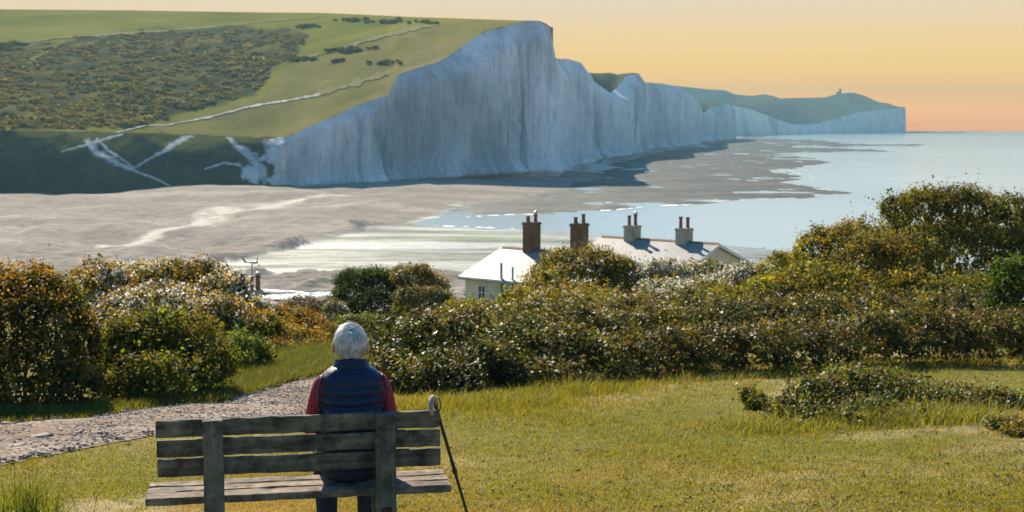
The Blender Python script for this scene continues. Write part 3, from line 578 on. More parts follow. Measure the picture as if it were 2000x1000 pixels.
reef_mesh('reef', [(1600, 256.5), (1769, 257), (1880, 258.5), (1925, 260), (1880, 260.6), (1760, 260.4), (1600, 259)], 1590, 1935, 160, 255.8, 261.2, 24, .12, 291)
# thin lines of surf breaking at the edge of the reef and the flats
M['foam'] = simple('surf_foam', [(.3, (.62, .64, .64)), (.7, (.8, .81, .81))], .5, .8, .2)
def surf(pts, wpx, seed):
    a = np.array(pts, float); q = np.linspace(a[0, 0], a[-1, 0], max(30, int((a[-1, 0] - a[0, 0]) / 2.5))); y = np.interp(q, a[:, 0], a[:, 1]) + 1.1 * fbm(q / 16, seed, 0, 3, 501)
    w_ = wpx * np.clip(.35 + 1.6 * fbm(q / 11, seed, 0, 3, 511), 0, 1.2); z_ = np.full(len(q), .16)
    z_ = z_ - .06; F = grid_faces(2, len(q)); keep = (w_[:-1] > .3 * wpx) & (w_[1:] > .3 * wpx)
    mk('surf', np.array([G(q, y + w_ / 2, z_), G(q, y - w_ / 2, z_)]), F[keep], M['foam'], kind='structure')
for k, (pts, w_) in enumerate([([(1090, 414), (1180, 411), (1290, 402), (1380, 398)], 2.4), ([(1330, 397), (1420, 392), (1520, 388)], 1.8), ([(850, 441), (940, 444), (1010, 447)], 2.2), ([(900, 424), (980, 420), (1060, 418)], 2.0), ([(1540, 334), (1575, 342), (1600, 350)], 1.6), ([(1530, 357), (1590, 367), (1650, 376)], 1.6), ([(1525, 300), (1570, 297), (1640, 296)], 1.0), ([(1180, 396), (1260, 391), (1340, 386)], 1.8)]): surf(pts, w_, k * 3.7)
# low-tide river channel below the beach
def strip(name, top, bot, z, mat):
    q = np.linspace(top[0][0], top[-1][0], 60); t_ = G(q, curve(top)(q) + .7 * fbm(q / 12, 1, 0, 3, 301), np.full(60, z)); b_ = G(q, curve(bot)(q) + .7 * fbm(q / 12, 7, 0, 3, 311), np.full(60, z))
    return mk(name, np.array([b_, t_]), grid_faces(2, 60), mat, kind='structure')
strip('river', [(380, 580), (480, 578), (560, 574), (620, 570), (720, 569)], [(380, 590), (480, 586), (560, 583), (640, 577), (720, 578)], 2.35, M['river'])
strip('river', [(380, 563), (450, 562), (520, 564), (600, 570)], [(380, 570), (450, 568), (520, 569), (600, 571)], 2.25, M['river'])

# ------------------------------------------------------------------ cottages
def cottage(corner, L, w, rise, wall_h, stacks, label, windows, rz=R(-40)):
    root = empty('cottage', (corner[0], corner[1], corner[2] - wall_h), rz, label=label, cat='cottage')
    zt = wall_h; oh = .28
    wl_ = MB()
    wl_.add([(.25, .3, 0), (L-.25, .3, 0), (L-.25, 2*w-.3, 0), (.25, 2*w-.3, 0), (.25, .3, zt-.02), (L-.25, .3, zt-.02), (L-.25, 2*w-.3, zt-.02), (.25, 2*w-.3, zt-.02), (.25, w, zt+rise-.14), (L-.25, w, zt+rise-.14)],
        [[0, 1, 5, 4], [2, 3, 7, 6], [1, 2, 6, 9, 5], [3, 0, 4, 8, 7]]); wl_.build('wall', M['cream'], root)
    t_ = .09
    rf = MB().add([(0, 0, zt), (L, 0, zt), (L, w, zt+rise), (0, w, zt+rise), (L, 2*w, zt), (0, 2*w, zt), (0, 0, zt-t_), (L, 0, zt-t_), (L, w, zt+rise-t_), (0, w, zt+rise-t_), (L, 2*w, zt-t_), (0, 2*w, zt-t_)],
        [[0, 1, 2, 3], [3, 2, 4, 5], [7, 6, 9, 8], [8, 9, 11, 10], [0, 6, 7, 1], [5, 4, 10, 11], [0, 3, 9, 6], [3, 5, 11, 9], [1, 7, 8, 2], [2, 8, 10, 4]]).build('roof', M['slate'], root)
    nr = int(L / .45)
    for k in range(nr):
        a = k * L / nr
        MB().add([(a+.01, w-.16, zt+rise-.03), (a+L/nr-.01, w-.16, zt+rise-.03), (a+L/nr-.01, w, zt+rise+.09), (a+.01, w, zt+rise+.09), (a+L/nr-.01, w+.16, zt+rise-.03), (a+.01, w+.16, zt+rise-.03)], [[0, 1, 2, 3], [3, 2, 4, 5], [0, 3, 5], [1, 4, 2]]).build('ridge_tile', M['ridge'], rf)
    MB().box((-.02, -.12, zt-.16), (L+.02, -.01, zt-.05)).build('gutter', M['teal_paint'], root)
    for xe, sg in ((-.03, -1), (L + .03, 1)):
        for ya, yb in ((0, w), (2 * w, w)):
            MB().add([(xe, ya, zt-.2), (xe, ya, zt+.02), (xe, yb, zt+rise+.02), (xe, yb, zt+rise-.2), (xe+.05*sg, ya, zt-.2), (xe+.05*sg, ya, zt+.02), (xe+.05*sg, yb, zt+rise+.02), (xe+.05*sg, yb, zt+rise-.2)], [[0, 1, 2, 3], [4, 7, 6, 5], [0, 4, 5, 1], [2, 6, 7, 3], [1, 5, 6, 2], [0, 3, 7, 4]]).build('bargeboard', M['white_paint'], root)
    for (xs, hgt, a, b, mat, pots, px_) in stacks:
        zb = zt + rise
        st = MB().box((xs-a/2, w-b/2, zb-1.0), (xs+a/2, w+b/2, zb+hgt-.18), .03).box((xs-a/2-.05, w-b/2-.05, zb+hgt-.18), (xs+a/2+.05, w+b/2+.05, zb+hgt-.06), .02).box((xs-a/2-.01, w-b/2-.01, zb+hgt-.06), (xs+a/2+.01, w+b/2+.01, zb+hgt), .02).build('chimney', M[mat], rf)
        for (ox, oy, ph, pr, cap) in pots:
            MB().lathe([(pr*1.15, 0), (pr*1.15, .06), (pr, .09), (pr*.88, ph*.8), (pr*1.12, ph*.84), (pr*1.2, ph), (pr*.8, ph)], (xs+ox, w+oy, zb+hgt-.01), 12).build('chimney_pot', M['pot'], root)
            if cap: MB().lathe([(pr*.7, 0), (pr*1.25, .03), (pr*1.3, .12), (pr*.9, .2), (pr*.2, .26)], (xs+ox, w+oy, zb+hgt+ph-.01), 12).build('cowl', M['cowl'], root)
    for (xw, zw, ww, hw) in windows:
        wo = MB()
        for lo, hi in (((xw-ww/2-.07, .22, zw-hw/2-.07), (xw+ww/2+.07, .297, zw-hw/2)), ((xw-ww/2-.07, .22, zw+hw/2), (xw+ww/2+.07, .297, zw+hw/2+.07)), ((xw-ww/2-.07, .22, zw-hw/2), (xw-ww/2, .297, zw+hw/2)), ((xw+ww/2, .22, zw-hw/2), (xw+ww/2+.07, .297, zw+hw/2)), ((xw-.03, .222, zw-hw/2), (xw+.03, .295, zw+hw/2)), ((xw-ww/2, .224, zw+.08), (xw+ww/2, .294, zw+.12))): wo.box(lo, hi)
        wo = wo.build('window', M['white_paint'], root)
        for s_ in (-1, 1): MB().box((xw+s_*ww/4-ww/4+.03, .25, zw-hw/2), (xw+s_*ww/4+ww/4-.03, .28, zw+hw/2)).build('pane', M['glass'], wo)
        MB().box((xw-ww/2-.12, .12, zw-hw/2-.14), (xw+ww/2+.12, .31, zw-hw/2-.07)).build('window_sill', M['white_paint'], wo)
    return root
c1 = P(np.array(897.), np.array(540.), np.array(93.)); wh = 4.2
root1 = cottage(c1, 10.2, 4.4, 1.62, wh, [(2.55, 1.85, .80, .95, 'brown_stack', [(-.18, -.16, .42, .13, False), (.18, .2, .5, .12, True)], 0), (6.55, 1.95, .80, .95, 'brown_stack', [(-.18, -.16, .42, .13, False), (.18, .2, .62, .12, False)], 0)],
    'cream cottage with tall brown chimneys and a window, left of the yellow shrub', [(1.75, wh - 1.05, .55, 1.05), (6.2, wh - 1.0, .9, 1.0)])
MB().box((3.4, .16, .2), (3.5, .28, wh + 1.1)).build('vent_pipe', M['teal_paint'], root1); MB().box((4.35, .18, .2), (4.43, .28, wh + .9)).build('vent_pipe', M['teal_paint'], root1)
r2 = P(np.array(1175.), np.array(462.), np.array(108.)); k40 = R(40)
c2 = np.array([r2[0] - math.sin(k40) * 4.4, r2[1] - math.cos(k40) * 4.4, r2[2] - 1.62])
cottage(c2, 10.4, 4.4, 1.62, 6.0, [(2.85, 1.0, .85, 1.05, 'grey_stack', [(-.14, -.2, .75, .13, False), (.14, .2, .78, .13, True)], 0), (7.45, 1.0, .85, 1.05, 'grey_stack', [(-.16, -.22, .85, .13, False), (.16, .22, .8, .13, False)], 0)],
    'cottage with two pale grey chimneys and a white gable end, behind the flowering shrub', [])
c3 = P(np.array(388.), np.array(622.), np.array(100.))
cottage(c3, 3.4, 3.2, 1.2, 4.0, [(2.35, .75, .7, .8, 'grey_stack', [(-.15, -.16, 1.0, .15, False), (.15, .16, 1.05, .17, True)], 0)], 'cottage hidden by the left hedge, only two dark chimney pots showing', [])
# wind generator on a pole
tb = P(np.array(492.), np.array(514.), np.array(105.)); tz = ground(tb[0], tb[1])
wt = empty('wind_turbine', (tb[0], tb[1], tz), label='thin pole with a small wind generator beside the left chimney pots', cat='wind turbine')
hgt = tb[2] - tz
MB().tube([(0, 0, -.3), (0, 0, hgt)], [.055, .035], 8).build('pole', M['pole'], wt); MB().tube([(0, 0, hgt * .74), (0, 0, hgt * .745 + .25)], .1, 8).build('collar', M['pole'], wt)
MB().tube([(-.55, 0, hgt + .06), (.1, 0, hgt + .06), (.35, -.1, hgt + .06), (.42, -.12, hgt + .06)], [.03, .08, .1, .03], 8).build('generator', M['teal_paint'], wt)
MB().add([(-.5, -.01, hgt), (-.85, -.01, hgt + .5), (-.65, -.01, hgt + .45), (-.4, -.01, hgt + .1), (-.5, .01, hgt), (-.85, .01, hgt + .5), (-.65, .01, hgt + .45), (-.4, .01, hgt + .1)], [[0, 1, 2, 3], [7, 6, 5, 4], [0, 4, 5, 1], [1, 5, 6, 2], [2, 6, 7, 3], [3, 7, 4, 0]]).build('tail_fin', M['teal_paint'], wt)
for k in range(3):
    a = R(80 + 120 * k); c_, s_ = math.cos(a) * .42, math.sin(a) * .5
    MB().tube([(.40, -.12, hgt + .06), (.40 + c_ * .5, -.2, hgt + .06 + s_ * .5), (.40 + c_, -.15, hgt + .06 + s_)], [.025, .03, .01], 5).build('blade', M['pole'], wt)

# ------------------------------------------------------------------ shrubs
def leaves(pos, nrm, size, asp, tint, r_):
    n_ = len(pos)
    t = np.cross(nrm, r_.normal(size=(n_, 3))); t /= np.linalg.norm(t, axis=1)[:, None] + 1e-9; b = np.cross(nrm, t)
    L = size[:, None]; Wd = L * asp; fold = (L * r_.uniform(-.12, .22, (n_, 1)))
    v0 = pos - t * L * .5; v2 = pos + t * L * .5 - nrm * fold; v1 = pos + b * Wd * .5 + nrm * fold * .6; v3 = pos - b * Wd * .5 + nrm * fold * .6
    V = np.stack([v0, v1, v2, v3], 1).reshape(-1, 3)
    return V, np.arange(n_ * 4).reshape(-1, 4), np.repeat(tint, 4, 0)
def palette(cols, wts, n_, r_, var=.25):
    c = np.array(cols)[r_.choice(len(cols), n_, p=np.array(wts) / sum(wts))]
    return c * (1 + var * r_.normal(size=(n_, 1))).clip(.4, 1.8)
TOTAL = [0]
def shrub(name, label, lobes, leaf=.05, cols=(), wts=(), tips=None, cov=1.0, seed=1, gloss=False, flowers=0.0, asp=.6, group=None, cat='shrub', stems=5, dz=1.0, sprigs=1.0, up=.35, flower_only=None, lump=.3):
    r_ = np.random.default_rng(seed); leaf *= 1.05; cov *= .70; sprigs *= .6
    E = []
    for (px, py, rx, ry, Yd) in lobes:
        c = P(np.array(float(px)), np.array(float(py)), np.array(float(Yd))); k = Yd / FPX
        E.append((c, np.array([rx * k, max(rx, ry) * k * dz, ry * k])))
    big = list(E); E = []; lob2 = []
    for (c, rad), lb in zip(big, lobes):
        E.append((c, rad * .92)); lob2.append((0, 0, lb[2] * .92, lb[3] * .92, lb[4]))
        for q in range(7):
            a = r_.uniform(0, 2 * math.pi); e_ = r_.uniform(-.25, 1.2); dd = np.array([math.cos(a) * math.cos(e_), math.sin(a) * math.cos(e_), math.sin(e_)]); k_ = r_.uniform(.26, .46)
            E.append((c + dd * rad * (1.0 - k_ * .75), np.array([rad[0] * k_ * 1.1, rad[1] * k_, min(rad[2], rad[0]) * k_ * 1.05]))); lob2.append((0, 0, lb[2] * k_, lb[3] * k_, lb[4]))
    lobes = lob2
    cx = np.mean([e[0][0] for e in E]); cy = np.mean([e[0][1] for e in E]); base = Vector((cx, cy, float(ground(cx, cy))))
    root = empty(name, base, label=label, cat=cat, group=group); b0 = np.array(base)
    PP, NN, TT, SS, FP = [], [], [], [], []
    for (c, rad), lb in zip(E, lobes):
        lpx = (leaf * FPX / lb[4]) ** 2 * .5 * asp
        n_ = int(4 * math.pi * lb[2] * lb[3] * cov / lpx); ntw = max(20, n_ // 9)
        d_ = r_.normal(size=(ntw, 3)); d_ /= np.linalg.norm(d_, axis=1)[:, None]
        d_[:, 2] = np.where((d_[:, 2] < -.6) & (r_.random(ntw) < .7), -d_[:, 2], d_[:, 2])
        rr = 1 - np.abs(r_.normal(size=ntw)) * .16; deep = r_.random(ntw) < .25; rr[deep] = r_.uniform(.35, .85, deep.sum())
        lumps = 1 + lump * fbm(d_[:, 0] * 2.6 + seed, d_[:, 1] * 2.6, d_[:, 2] * 2.6, 4, seed)
        tw = c + d_ * rad * (rr * lumps)[:, None]
        nn = d_ / rad; nn /= np.linalg.norm(nn, axis=1)[:, None]
        # twig direction: outwards and upwards
        td = nn + np.array([0, 0, .7]) + .5 * r_.normal(size=(ntw, 3)); td /= np.linalg.norm(td, axis=1)[:, None]
        tl = leaf * r_.uniform(.9, 3.0, ntw) * np.where(r_.random(ntw) < .06 * sprigs, 2.6, 1)
        m_ = 9; u = r_.uniform(-.5, 1, (ntw, m_))
        pos = tw[:, None] + td[:, None] * (u * tl[:, None])[..., None] + r_.normal(size=(ntw, m_, 3)) * leaf * .55
        nr = nn[:, None] * .5 + np.array([0, 0, up]) + .75 * r_.normal(size=(ntw, m_, 3)); nr /= np.linalg.norm(nr, axis=2)[..., None]
        hue_ = r_.uniform(.62, 1.45) * np.array([r_.uniform(.86, 1.16), 1, r_.uniform(.8, 1.2)])
        tint = palette(cols, wts, ntw, r_, .2)[:, None] * hue_ * (1 + .22 * r_.normal(size=(ntw, m_, 1))).clip(.5, 1.6)
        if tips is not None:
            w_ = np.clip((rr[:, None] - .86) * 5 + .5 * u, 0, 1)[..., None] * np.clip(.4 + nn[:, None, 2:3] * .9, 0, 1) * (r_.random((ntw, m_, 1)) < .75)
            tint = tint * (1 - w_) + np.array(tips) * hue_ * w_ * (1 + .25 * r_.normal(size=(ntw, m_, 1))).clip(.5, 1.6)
        keep = np.ones((ntw, m_), bool)
        for (c2_, rad2) in E:
            if c2_ is c: continue
            keep &= (((pos - c2_) / rad2) ** 2).sum(-1) > .55
        keep &= pos[..., 2] > ground(pos[..., 0], pos[..., 1]) - .05
        PP.append(pos[keep]); NN.append(nr[keep]); TT.append(tint[keep]); SS.append((leaf * r_.uniform(.6, 1.25, (ntw, m_)) * np.where(deep, 1.6, 1.0)[:, None])[keep])
        if flowers:
            f_ = fbm(tw[:, 0] * 1.1 + seed, tw[:, 1] * 1.1, tw[:, 2] * 1.6, 3, seed + 3) + (rr > .8) * .1; ok = (r_.random(ntw) < flowers * 2.2 * np.clip(f_ * 3 + .35, 0, 1)) & (d_[:, 2] > -.1) & (tw[:, 2] > ground(tw[:, 0], tw[:, 1]) + .1)
            FP.append(tw[ok] + nn[ok] * leaf * .8)
    PP, NN, TT, SS = map(np.concatenate, (PP, NN, TT, SS)); TOTAL[0] += len(PP)
    V, F, T = leaves(PP - b0, NN, SS, asp, TT.clip(.004, .9), r_)
    mk('foliage', V, F, M['leaf_gloss' if gloss else 'leaf'], root, attrs={'tint': T})
    if flowers and sum(map(len, FP)):
        fp = np.concatenate(FP); m_ = 7; q = np.repeat(fp, m_, 0) + r_.normal(size=(len(fp) * m_, 3)) * leaf * .7; nq = r_.normal(size=(len(q), 3)) + (0, 0, .8); nq /= np.linalg.norm(nq, axis=1)[:, None]
        V, F, T = leaves(q - b0, nq, leaf * r_.uniform(.55, .95, len(q)), .95, np.ones((len(q), 3)), r_); mk('blossom', V, F, M['petal'], root)
    for k in range(stems):
        c, rad = big[k % len(big)]; g0 = b0 + (c - b0) * (.35, .35, 0) + r_.normal(size=3) * .15; g0[2] = ground(g0[0], g0[1]) - .1; e_ = c + r_.normal(size=3) * rad * .4; mid = (g0 + e_) / 2 + r_.normal(size=3) * .12
        MB().tube([g0 - b0, mid - b0, e_ - b0], [.035, .025, .01], 6).build('stem', M['bark'], root)
    return root
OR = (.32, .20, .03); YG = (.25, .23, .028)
G_dark = (.032, .042, .012); G_mid = (.08, .105, .018); G_ol = (.14, .138, .022); G_bri = (.12, .175, .02); G_br = (.12, .085, .03); G_pale = (.18, .18, .08)
# left of the path
shrub('shrub', 'big dark shrub with orange-lit top at the left edge beside the path', [(40, 655, 125, 145, 16.2), (-70, 640, 140, 150, 16.4), (125, 690, 66, 100, 15.9), (25, 745, 160, 70, 15.6), (130, 755, 70, 60, 15.5), (90, 600, 75, 70, 16.3)], .042, [G_dark, G_mid, G_br], [5, 2, 2], OR, 1.5, 101, stems=9, sprigs=1.6)  # orange light on the top is put into the upper leaves' tint
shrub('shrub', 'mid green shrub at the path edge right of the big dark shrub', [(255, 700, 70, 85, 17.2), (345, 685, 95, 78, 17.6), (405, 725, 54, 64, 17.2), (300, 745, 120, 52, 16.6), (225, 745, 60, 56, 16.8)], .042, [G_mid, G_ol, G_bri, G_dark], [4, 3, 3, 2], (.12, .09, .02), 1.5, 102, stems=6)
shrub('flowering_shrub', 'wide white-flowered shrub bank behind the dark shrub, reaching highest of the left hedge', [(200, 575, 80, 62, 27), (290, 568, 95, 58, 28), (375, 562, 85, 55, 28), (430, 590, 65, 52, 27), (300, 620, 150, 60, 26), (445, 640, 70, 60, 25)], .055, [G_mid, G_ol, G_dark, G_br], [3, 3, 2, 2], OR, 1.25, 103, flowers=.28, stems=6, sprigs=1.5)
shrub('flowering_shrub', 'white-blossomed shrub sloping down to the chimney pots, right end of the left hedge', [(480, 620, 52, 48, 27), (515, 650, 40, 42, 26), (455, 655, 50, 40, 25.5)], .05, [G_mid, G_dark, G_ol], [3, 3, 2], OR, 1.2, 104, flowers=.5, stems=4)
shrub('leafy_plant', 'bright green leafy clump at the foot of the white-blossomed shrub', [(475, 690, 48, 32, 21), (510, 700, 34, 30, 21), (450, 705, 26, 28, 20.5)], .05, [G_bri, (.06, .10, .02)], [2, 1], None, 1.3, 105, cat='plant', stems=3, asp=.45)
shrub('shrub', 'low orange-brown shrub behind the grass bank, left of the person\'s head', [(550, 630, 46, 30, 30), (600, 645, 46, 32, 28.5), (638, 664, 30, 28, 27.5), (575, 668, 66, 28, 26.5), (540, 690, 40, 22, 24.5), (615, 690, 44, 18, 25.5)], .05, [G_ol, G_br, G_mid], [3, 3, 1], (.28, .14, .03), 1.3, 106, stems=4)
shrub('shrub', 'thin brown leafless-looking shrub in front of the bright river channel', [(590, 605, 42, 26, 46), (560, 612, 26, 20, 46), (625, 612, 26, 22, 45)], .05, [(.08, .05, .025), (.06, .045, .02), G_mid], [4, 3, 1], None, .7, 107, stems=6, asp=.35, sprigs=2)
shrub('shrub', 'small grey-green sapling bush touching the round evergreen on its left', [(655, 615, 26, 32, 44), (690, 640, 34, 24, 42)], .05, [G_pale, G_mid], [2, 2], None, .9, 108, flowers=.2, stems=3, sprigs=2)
shrub('evergreen_bush', 'dense dark green rounded evergreen left of the cream cottage', [(715, 572, 70, 46, 46), (680, 592, 42, 40, 46), (760, 575, 56, 48, 46), (730, 605, 80, 40, 45)], .06, [(.02, .042, .010), (.03, .055, .012), (.045, .075, .014)], [3, 3, 2], (.07, .10, .016), 1.6, 109, cat='bush', stems=4, sprigs=.3)
shrub('shrub', 'tawny shrub rising against the right side of the round evergreen', [(805, 545, 38, 32, 45), (840, 572, 44, 42, 45), (820, 600, 62, 40, 44), (868, 600, 26, 32, 44)], .055, [G_ol, G_mid, G_br], [3, 2, 2], (.16, .10, .02), 1.3, 110, flowers=.08, stems=4)
shrub('shrub', 'dim green shrub directly behind the person\'s head', [(690, 650, 60, 32, 34), (745, 645, 50, 30, 33), (640, 665, 36, 24, 31)], .05, [G_dark, G_mid, G_pale], [3, 2, 1], None, 1.3, 111, stems=4)
# right of the path
shrub('bramble_thicket', 'tall glossy bramble mound just right of the person', [(800, 690, 78, 72, 19), (885, 672, 90, 72, 20), (765, 738, 46, 50, 18), (850, 745, 95, 58, 17.8), (945, 728, 80, 62, 18.4)], .055, [G_dark, G_mid, G_ol, G_br], [3, 3, 3, 2], (.11, .085, .03), 1.3, 112, gloss=True, cat='bramble', group='bramble thickets along the lawn', stems=6, up=.7, lump=.75)
shrub('bramble_thicket', 'bramble thicket behind the small bush on the lawn edge', [(1010, 690, 85, 60, 19.6), (1090, 700, 90, 58, 19.6), (1010, 650, 95, 50, 22), (1110, 655, 95, 48, 22.5), (1050, 740, 110, 40, 18.6)], .055, [G_dark, G_mid, G_ol, G_br], [2, 3, 4, 2], (.13, .10, .035), 1.3, 113, gloss=True, cat='bramble', group='bramble thickets along the lawn', stems=6, up=.7, lump=.75)
shrub('bramble_thicket', 'bramble thicket in the middle of the right bank, below the white-flowered shrub', [(1190, 705, 90, 55, 19.8), (1290, 698, 95, 56, 20.3), (1380, 692, 90, 56, 20.8), (1210, 655, 90, 46, 23), (1310, 648, 95, 46, 23.5), (1400, 640, 90, 46, 24), (1250, 612, 95, 38, 27), (1350, 608, 80, 36, 27.5)], .055, [G_dark, G_mid, G_ol, G_br], [2, 3, 4, 3], (.13, .10, .035), 1.25, 114, gloss=True, cat='bramble', group='bramble thickets along the lawn', stems=6, up=.7, lump=.75)
shrub('bramble_thicket', 'bramble thicket in front of the tall hawthorn, above the lawn bramble patch', [(1480, 685, 90, 54, 21), (1580, 677, 95, 54, 21.5), (1680, 668, 95, 54, 22), (1490, 635, 85, 44, 24.5), (1590, 625, 90, 46, 25), (1690, 622, 90, 44, 25.5)], .055, [G_dark, G_mid, G_ol, G_br], [2, 3, 4, 3], (.13, .095, .035), 1.25, 115, gloss=True, cat='bramble', group='bramble thickets along the lawn', stems=6, up=.7, lump=.75)
shrub('bramble_thicket', 'bramble thicket at the right edge of the frame under the bright elder', [(1780, 665, 95, 52, 22.3), (1880, 660, 95, 52, 22.5), (1980, 660, 95, 54, 22.5), (1790, 620, 90, 42, 26), (1890, 615, 90, 42, 26), (2060, 640, 80, 60, 24)], .055, [G_dark, G_mid, G_ol, G_br], [2, 3, 3, 3], (.13, .095, .035), 1.25, 116, gloss=True, cat='bramble', group='bramble thickets along the lawn', stems=6, up=.7, lump=.75)
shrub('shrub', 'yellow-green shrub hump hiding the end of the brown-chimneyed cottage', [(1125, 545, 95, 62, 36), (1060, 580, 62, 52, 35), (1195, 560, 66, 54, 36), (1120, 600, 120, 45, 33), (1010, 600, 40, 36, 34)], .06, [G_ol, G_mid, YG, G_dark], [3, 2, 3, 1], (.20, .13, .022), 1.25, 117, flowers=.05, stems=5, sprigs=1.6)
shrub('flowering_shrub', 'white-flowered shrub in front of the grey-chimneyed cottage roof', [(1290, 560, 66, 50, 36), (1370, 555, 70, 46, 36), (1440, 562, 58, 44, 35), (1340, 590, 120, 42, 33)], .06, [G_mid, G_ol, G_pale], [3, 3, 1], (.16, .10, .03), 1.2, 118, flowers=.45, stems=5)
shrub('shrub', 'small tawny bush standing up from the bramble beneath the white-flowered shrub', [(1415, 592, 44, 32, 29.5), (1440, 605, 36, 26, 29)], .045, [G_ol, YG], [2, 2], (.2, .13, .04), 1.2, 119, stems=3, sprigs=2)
shrub('shrub', 'loose bush sprays left of the cottage wall foot, beside the tawny shrub', [(905, 606, 44, 20, 37), (955, 612, 40, 20, 36), (930, 626, 80, 22, 33)], .055, [G_ol, YG, G_mid], [2, 2, 2], (.2, .13, .03), 1.0, 120, stems=4, sprigs=2)
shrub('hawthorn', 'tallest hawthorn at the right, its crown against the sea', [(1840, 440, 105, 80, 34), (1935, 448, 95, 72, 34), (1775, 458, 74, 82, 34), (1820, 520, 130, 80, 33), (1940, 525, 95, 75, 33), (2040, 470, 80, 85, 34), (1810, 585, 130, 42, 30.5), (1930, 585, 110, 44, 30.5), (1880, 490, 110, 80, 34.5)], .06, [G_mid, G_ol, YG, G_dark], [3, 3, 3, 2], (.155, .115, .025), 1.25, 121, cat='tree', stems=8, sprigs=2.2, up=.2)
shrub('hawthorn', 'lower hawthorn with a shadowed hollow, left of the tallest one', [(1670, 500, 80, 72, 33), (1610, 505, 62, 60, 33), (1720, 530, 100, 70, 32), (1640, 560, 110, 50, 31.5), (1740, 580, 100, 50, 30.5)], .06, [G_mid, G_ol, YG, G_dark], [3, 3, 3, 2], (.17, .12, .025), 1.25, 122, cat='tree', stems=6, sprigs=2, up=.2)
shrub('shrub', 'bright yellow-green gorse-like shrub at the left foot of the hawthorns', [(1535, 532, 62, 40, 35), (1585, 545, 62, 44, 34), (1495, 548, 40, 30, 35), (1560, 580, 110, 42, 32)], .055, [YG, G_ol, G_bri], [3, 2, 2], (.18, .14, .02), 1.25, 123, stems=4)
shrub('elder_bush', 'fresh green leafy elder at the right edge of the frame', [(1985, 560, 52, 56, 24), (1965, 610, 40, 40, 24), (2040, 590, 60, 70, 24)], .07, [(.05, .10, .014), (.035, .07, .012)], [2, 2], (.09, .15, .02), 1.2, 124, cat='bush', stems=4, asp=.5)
shrub('bramble_patch', 'low glossy bramble patch growing out of the right lawn', [(1600, 790, 90, 52, 15.4), (1690, 772, 100, 54, 15.8), (1545, 818, 60, 34, 14.9), (1780, 790, 100, 48, 15.7), (1650, 825, 120, 36, 14.6), (1870, 795, 90, 40, 15.8), (1960, 800, 80, 36, 15.8), (1760, 825, 120, 30, 14.8)], .038, [G_dark, G_mid, G_ol, G_bri], [2, 3, 3, 2], (.18, .15, .06), 1.5, 125, gloss=True, cat='bramble', stems=5, up=.7, lump=.5, sprigs=2)
shrub('shrub', 'small yellowish bush on the lawn edge below the bramble', [(1030, 755, 48, 30, 18.8), (1070, 762, 34, 28, 18.6), (995, 775, 34, 20, 18.3)], .045, [G_ol, YG, G_bri], [2, 2, 2], (.18, .14, .03), 1.1, 126, stems=4, sprigs=2, asp=.45)
shrub('bramble_sprout', 'dark bramble sprout at the bottom right corner of the lawn', [(1975, 846, 30, 12, 13.6), (1950, 838, 24, 8, 13.8), (1995, 855, 26, 10, 13.4)], .034, [G_mid, G_ol, G_br], [2, 3, 2], (.2, .15, .05), .45, 127, gloss=True, cat='bramble', stems=2)
shrub('bramble_sprout', 'arching bramble shoot at the left end of the lawn bramble patch', [(1480, 790, 24, 10, 15.6), (1505, 802, 26, 10, 15.4), (1462, 776, 14, 6, 15.8)], .034, [G_mid, G_ol, G_bri], [2, 3, 2], (.2, .15, .05), .4, 128, gloss=True, cat='bramble', stems=3)

# ------------------------------------------------------------------ grass
def lawn_tint(x, y, h, cols, wts, r_):
    tint = palette(cols, wts, len(x), r_, .2); dryp = np.clip(fbm(x * .55, y * .3, 0, 4, 77) * 2.6 - .05 + np.clip((13.5 - y) / 8, -.5, .4), 0, 1)[:, None] * (h[:, None] < .09)
    return tint * (1 - dryp) + np.array((.27, .19, .09)) * dryp
def blades(name, n_, region, hgt, wid, cols, wts, seed, lean=.35, label=None, cat='grass'):
    r_ = np.random.default_rng(seed); x, y = region(n_, r_); n_ = len(x); z = ground(x, y)
    h = hgt(x, y, r_); a = r_.uniform(0, 2 * math.pi, n_); w_ = wid * r_.uniform(.6, 1.3, n_)
    b = np.stack([x, y, z - .004], -1); sx_ = np.stack([np.cos(a) * w_, np.sin(a) * w_, 0 * a], -1)
    le_ = r_.normal(size=(n_, 2)) * lean + (.15, 0)
    mid = b + np.stack([le_[:, 0] * h * .3, le_[:, 1] * h * .3, h * .55], -1); tip_ = b + np.stack([le_[:, 0] * h, le_[:, 1] * h, h * .95], -1)
    if n_ > 100000:
        return mk(name, np.stack([b - sx_ * 1.2, b + sx_ * 1.2, tip_], 1), np.arange(n_ * 3).reshape(-1, 3), M['grass'], attrs={'tint': np.repeat(lawn_tint(x, y, h, cols, wts, r_), 3, 0)}, label=label, cat=cat, kind='stuff')
    V = np.stack([b - sx_, b + sx_, mid + sx_ * .7, mid - sx_ * .7, tip_], 1).reshape(-1, 3); i = np.arange(n_)[:, None] * 5
    F = np.concatenate([i + [0, 1, 2], i + [0, 2, 3], i + [3, 2, 4]], 0)
    tint = lawn_tint(x, y, h, cols, wts, r_)
    return mk(name, V, F, M['grass'], attrs={'tint': np.repeat(tint, 5, 0)}, label=label, cat=cat, kind='stuff')
def reg_lawn(n_, r_):
    y = 1 / r_.uniform(1 / 26.0, 1 / 8.6, n_); x = r_.uniform(-.42, .42, n_) * y
    worn = np.clip(fbm(x * .55 + 30, y * .35, 0, 4, 78) * 3.2 - .55 + np.clip((13 - y) / 10, -.4, .2), 0, .85)
    ok = (~inside(PATH, x, y) | (r_.random(n_) < .004)) & (r_.random(n_) > worn); return x[ok], y[ok]
lawn_edge = poly_world([(760, 800), (860, 800), (960, 800), (1100, 775), (1250, 755), (1400, 742), (1550, 735), (1700, 728), (1850, 715), (2000, 705), (2080, 700)])
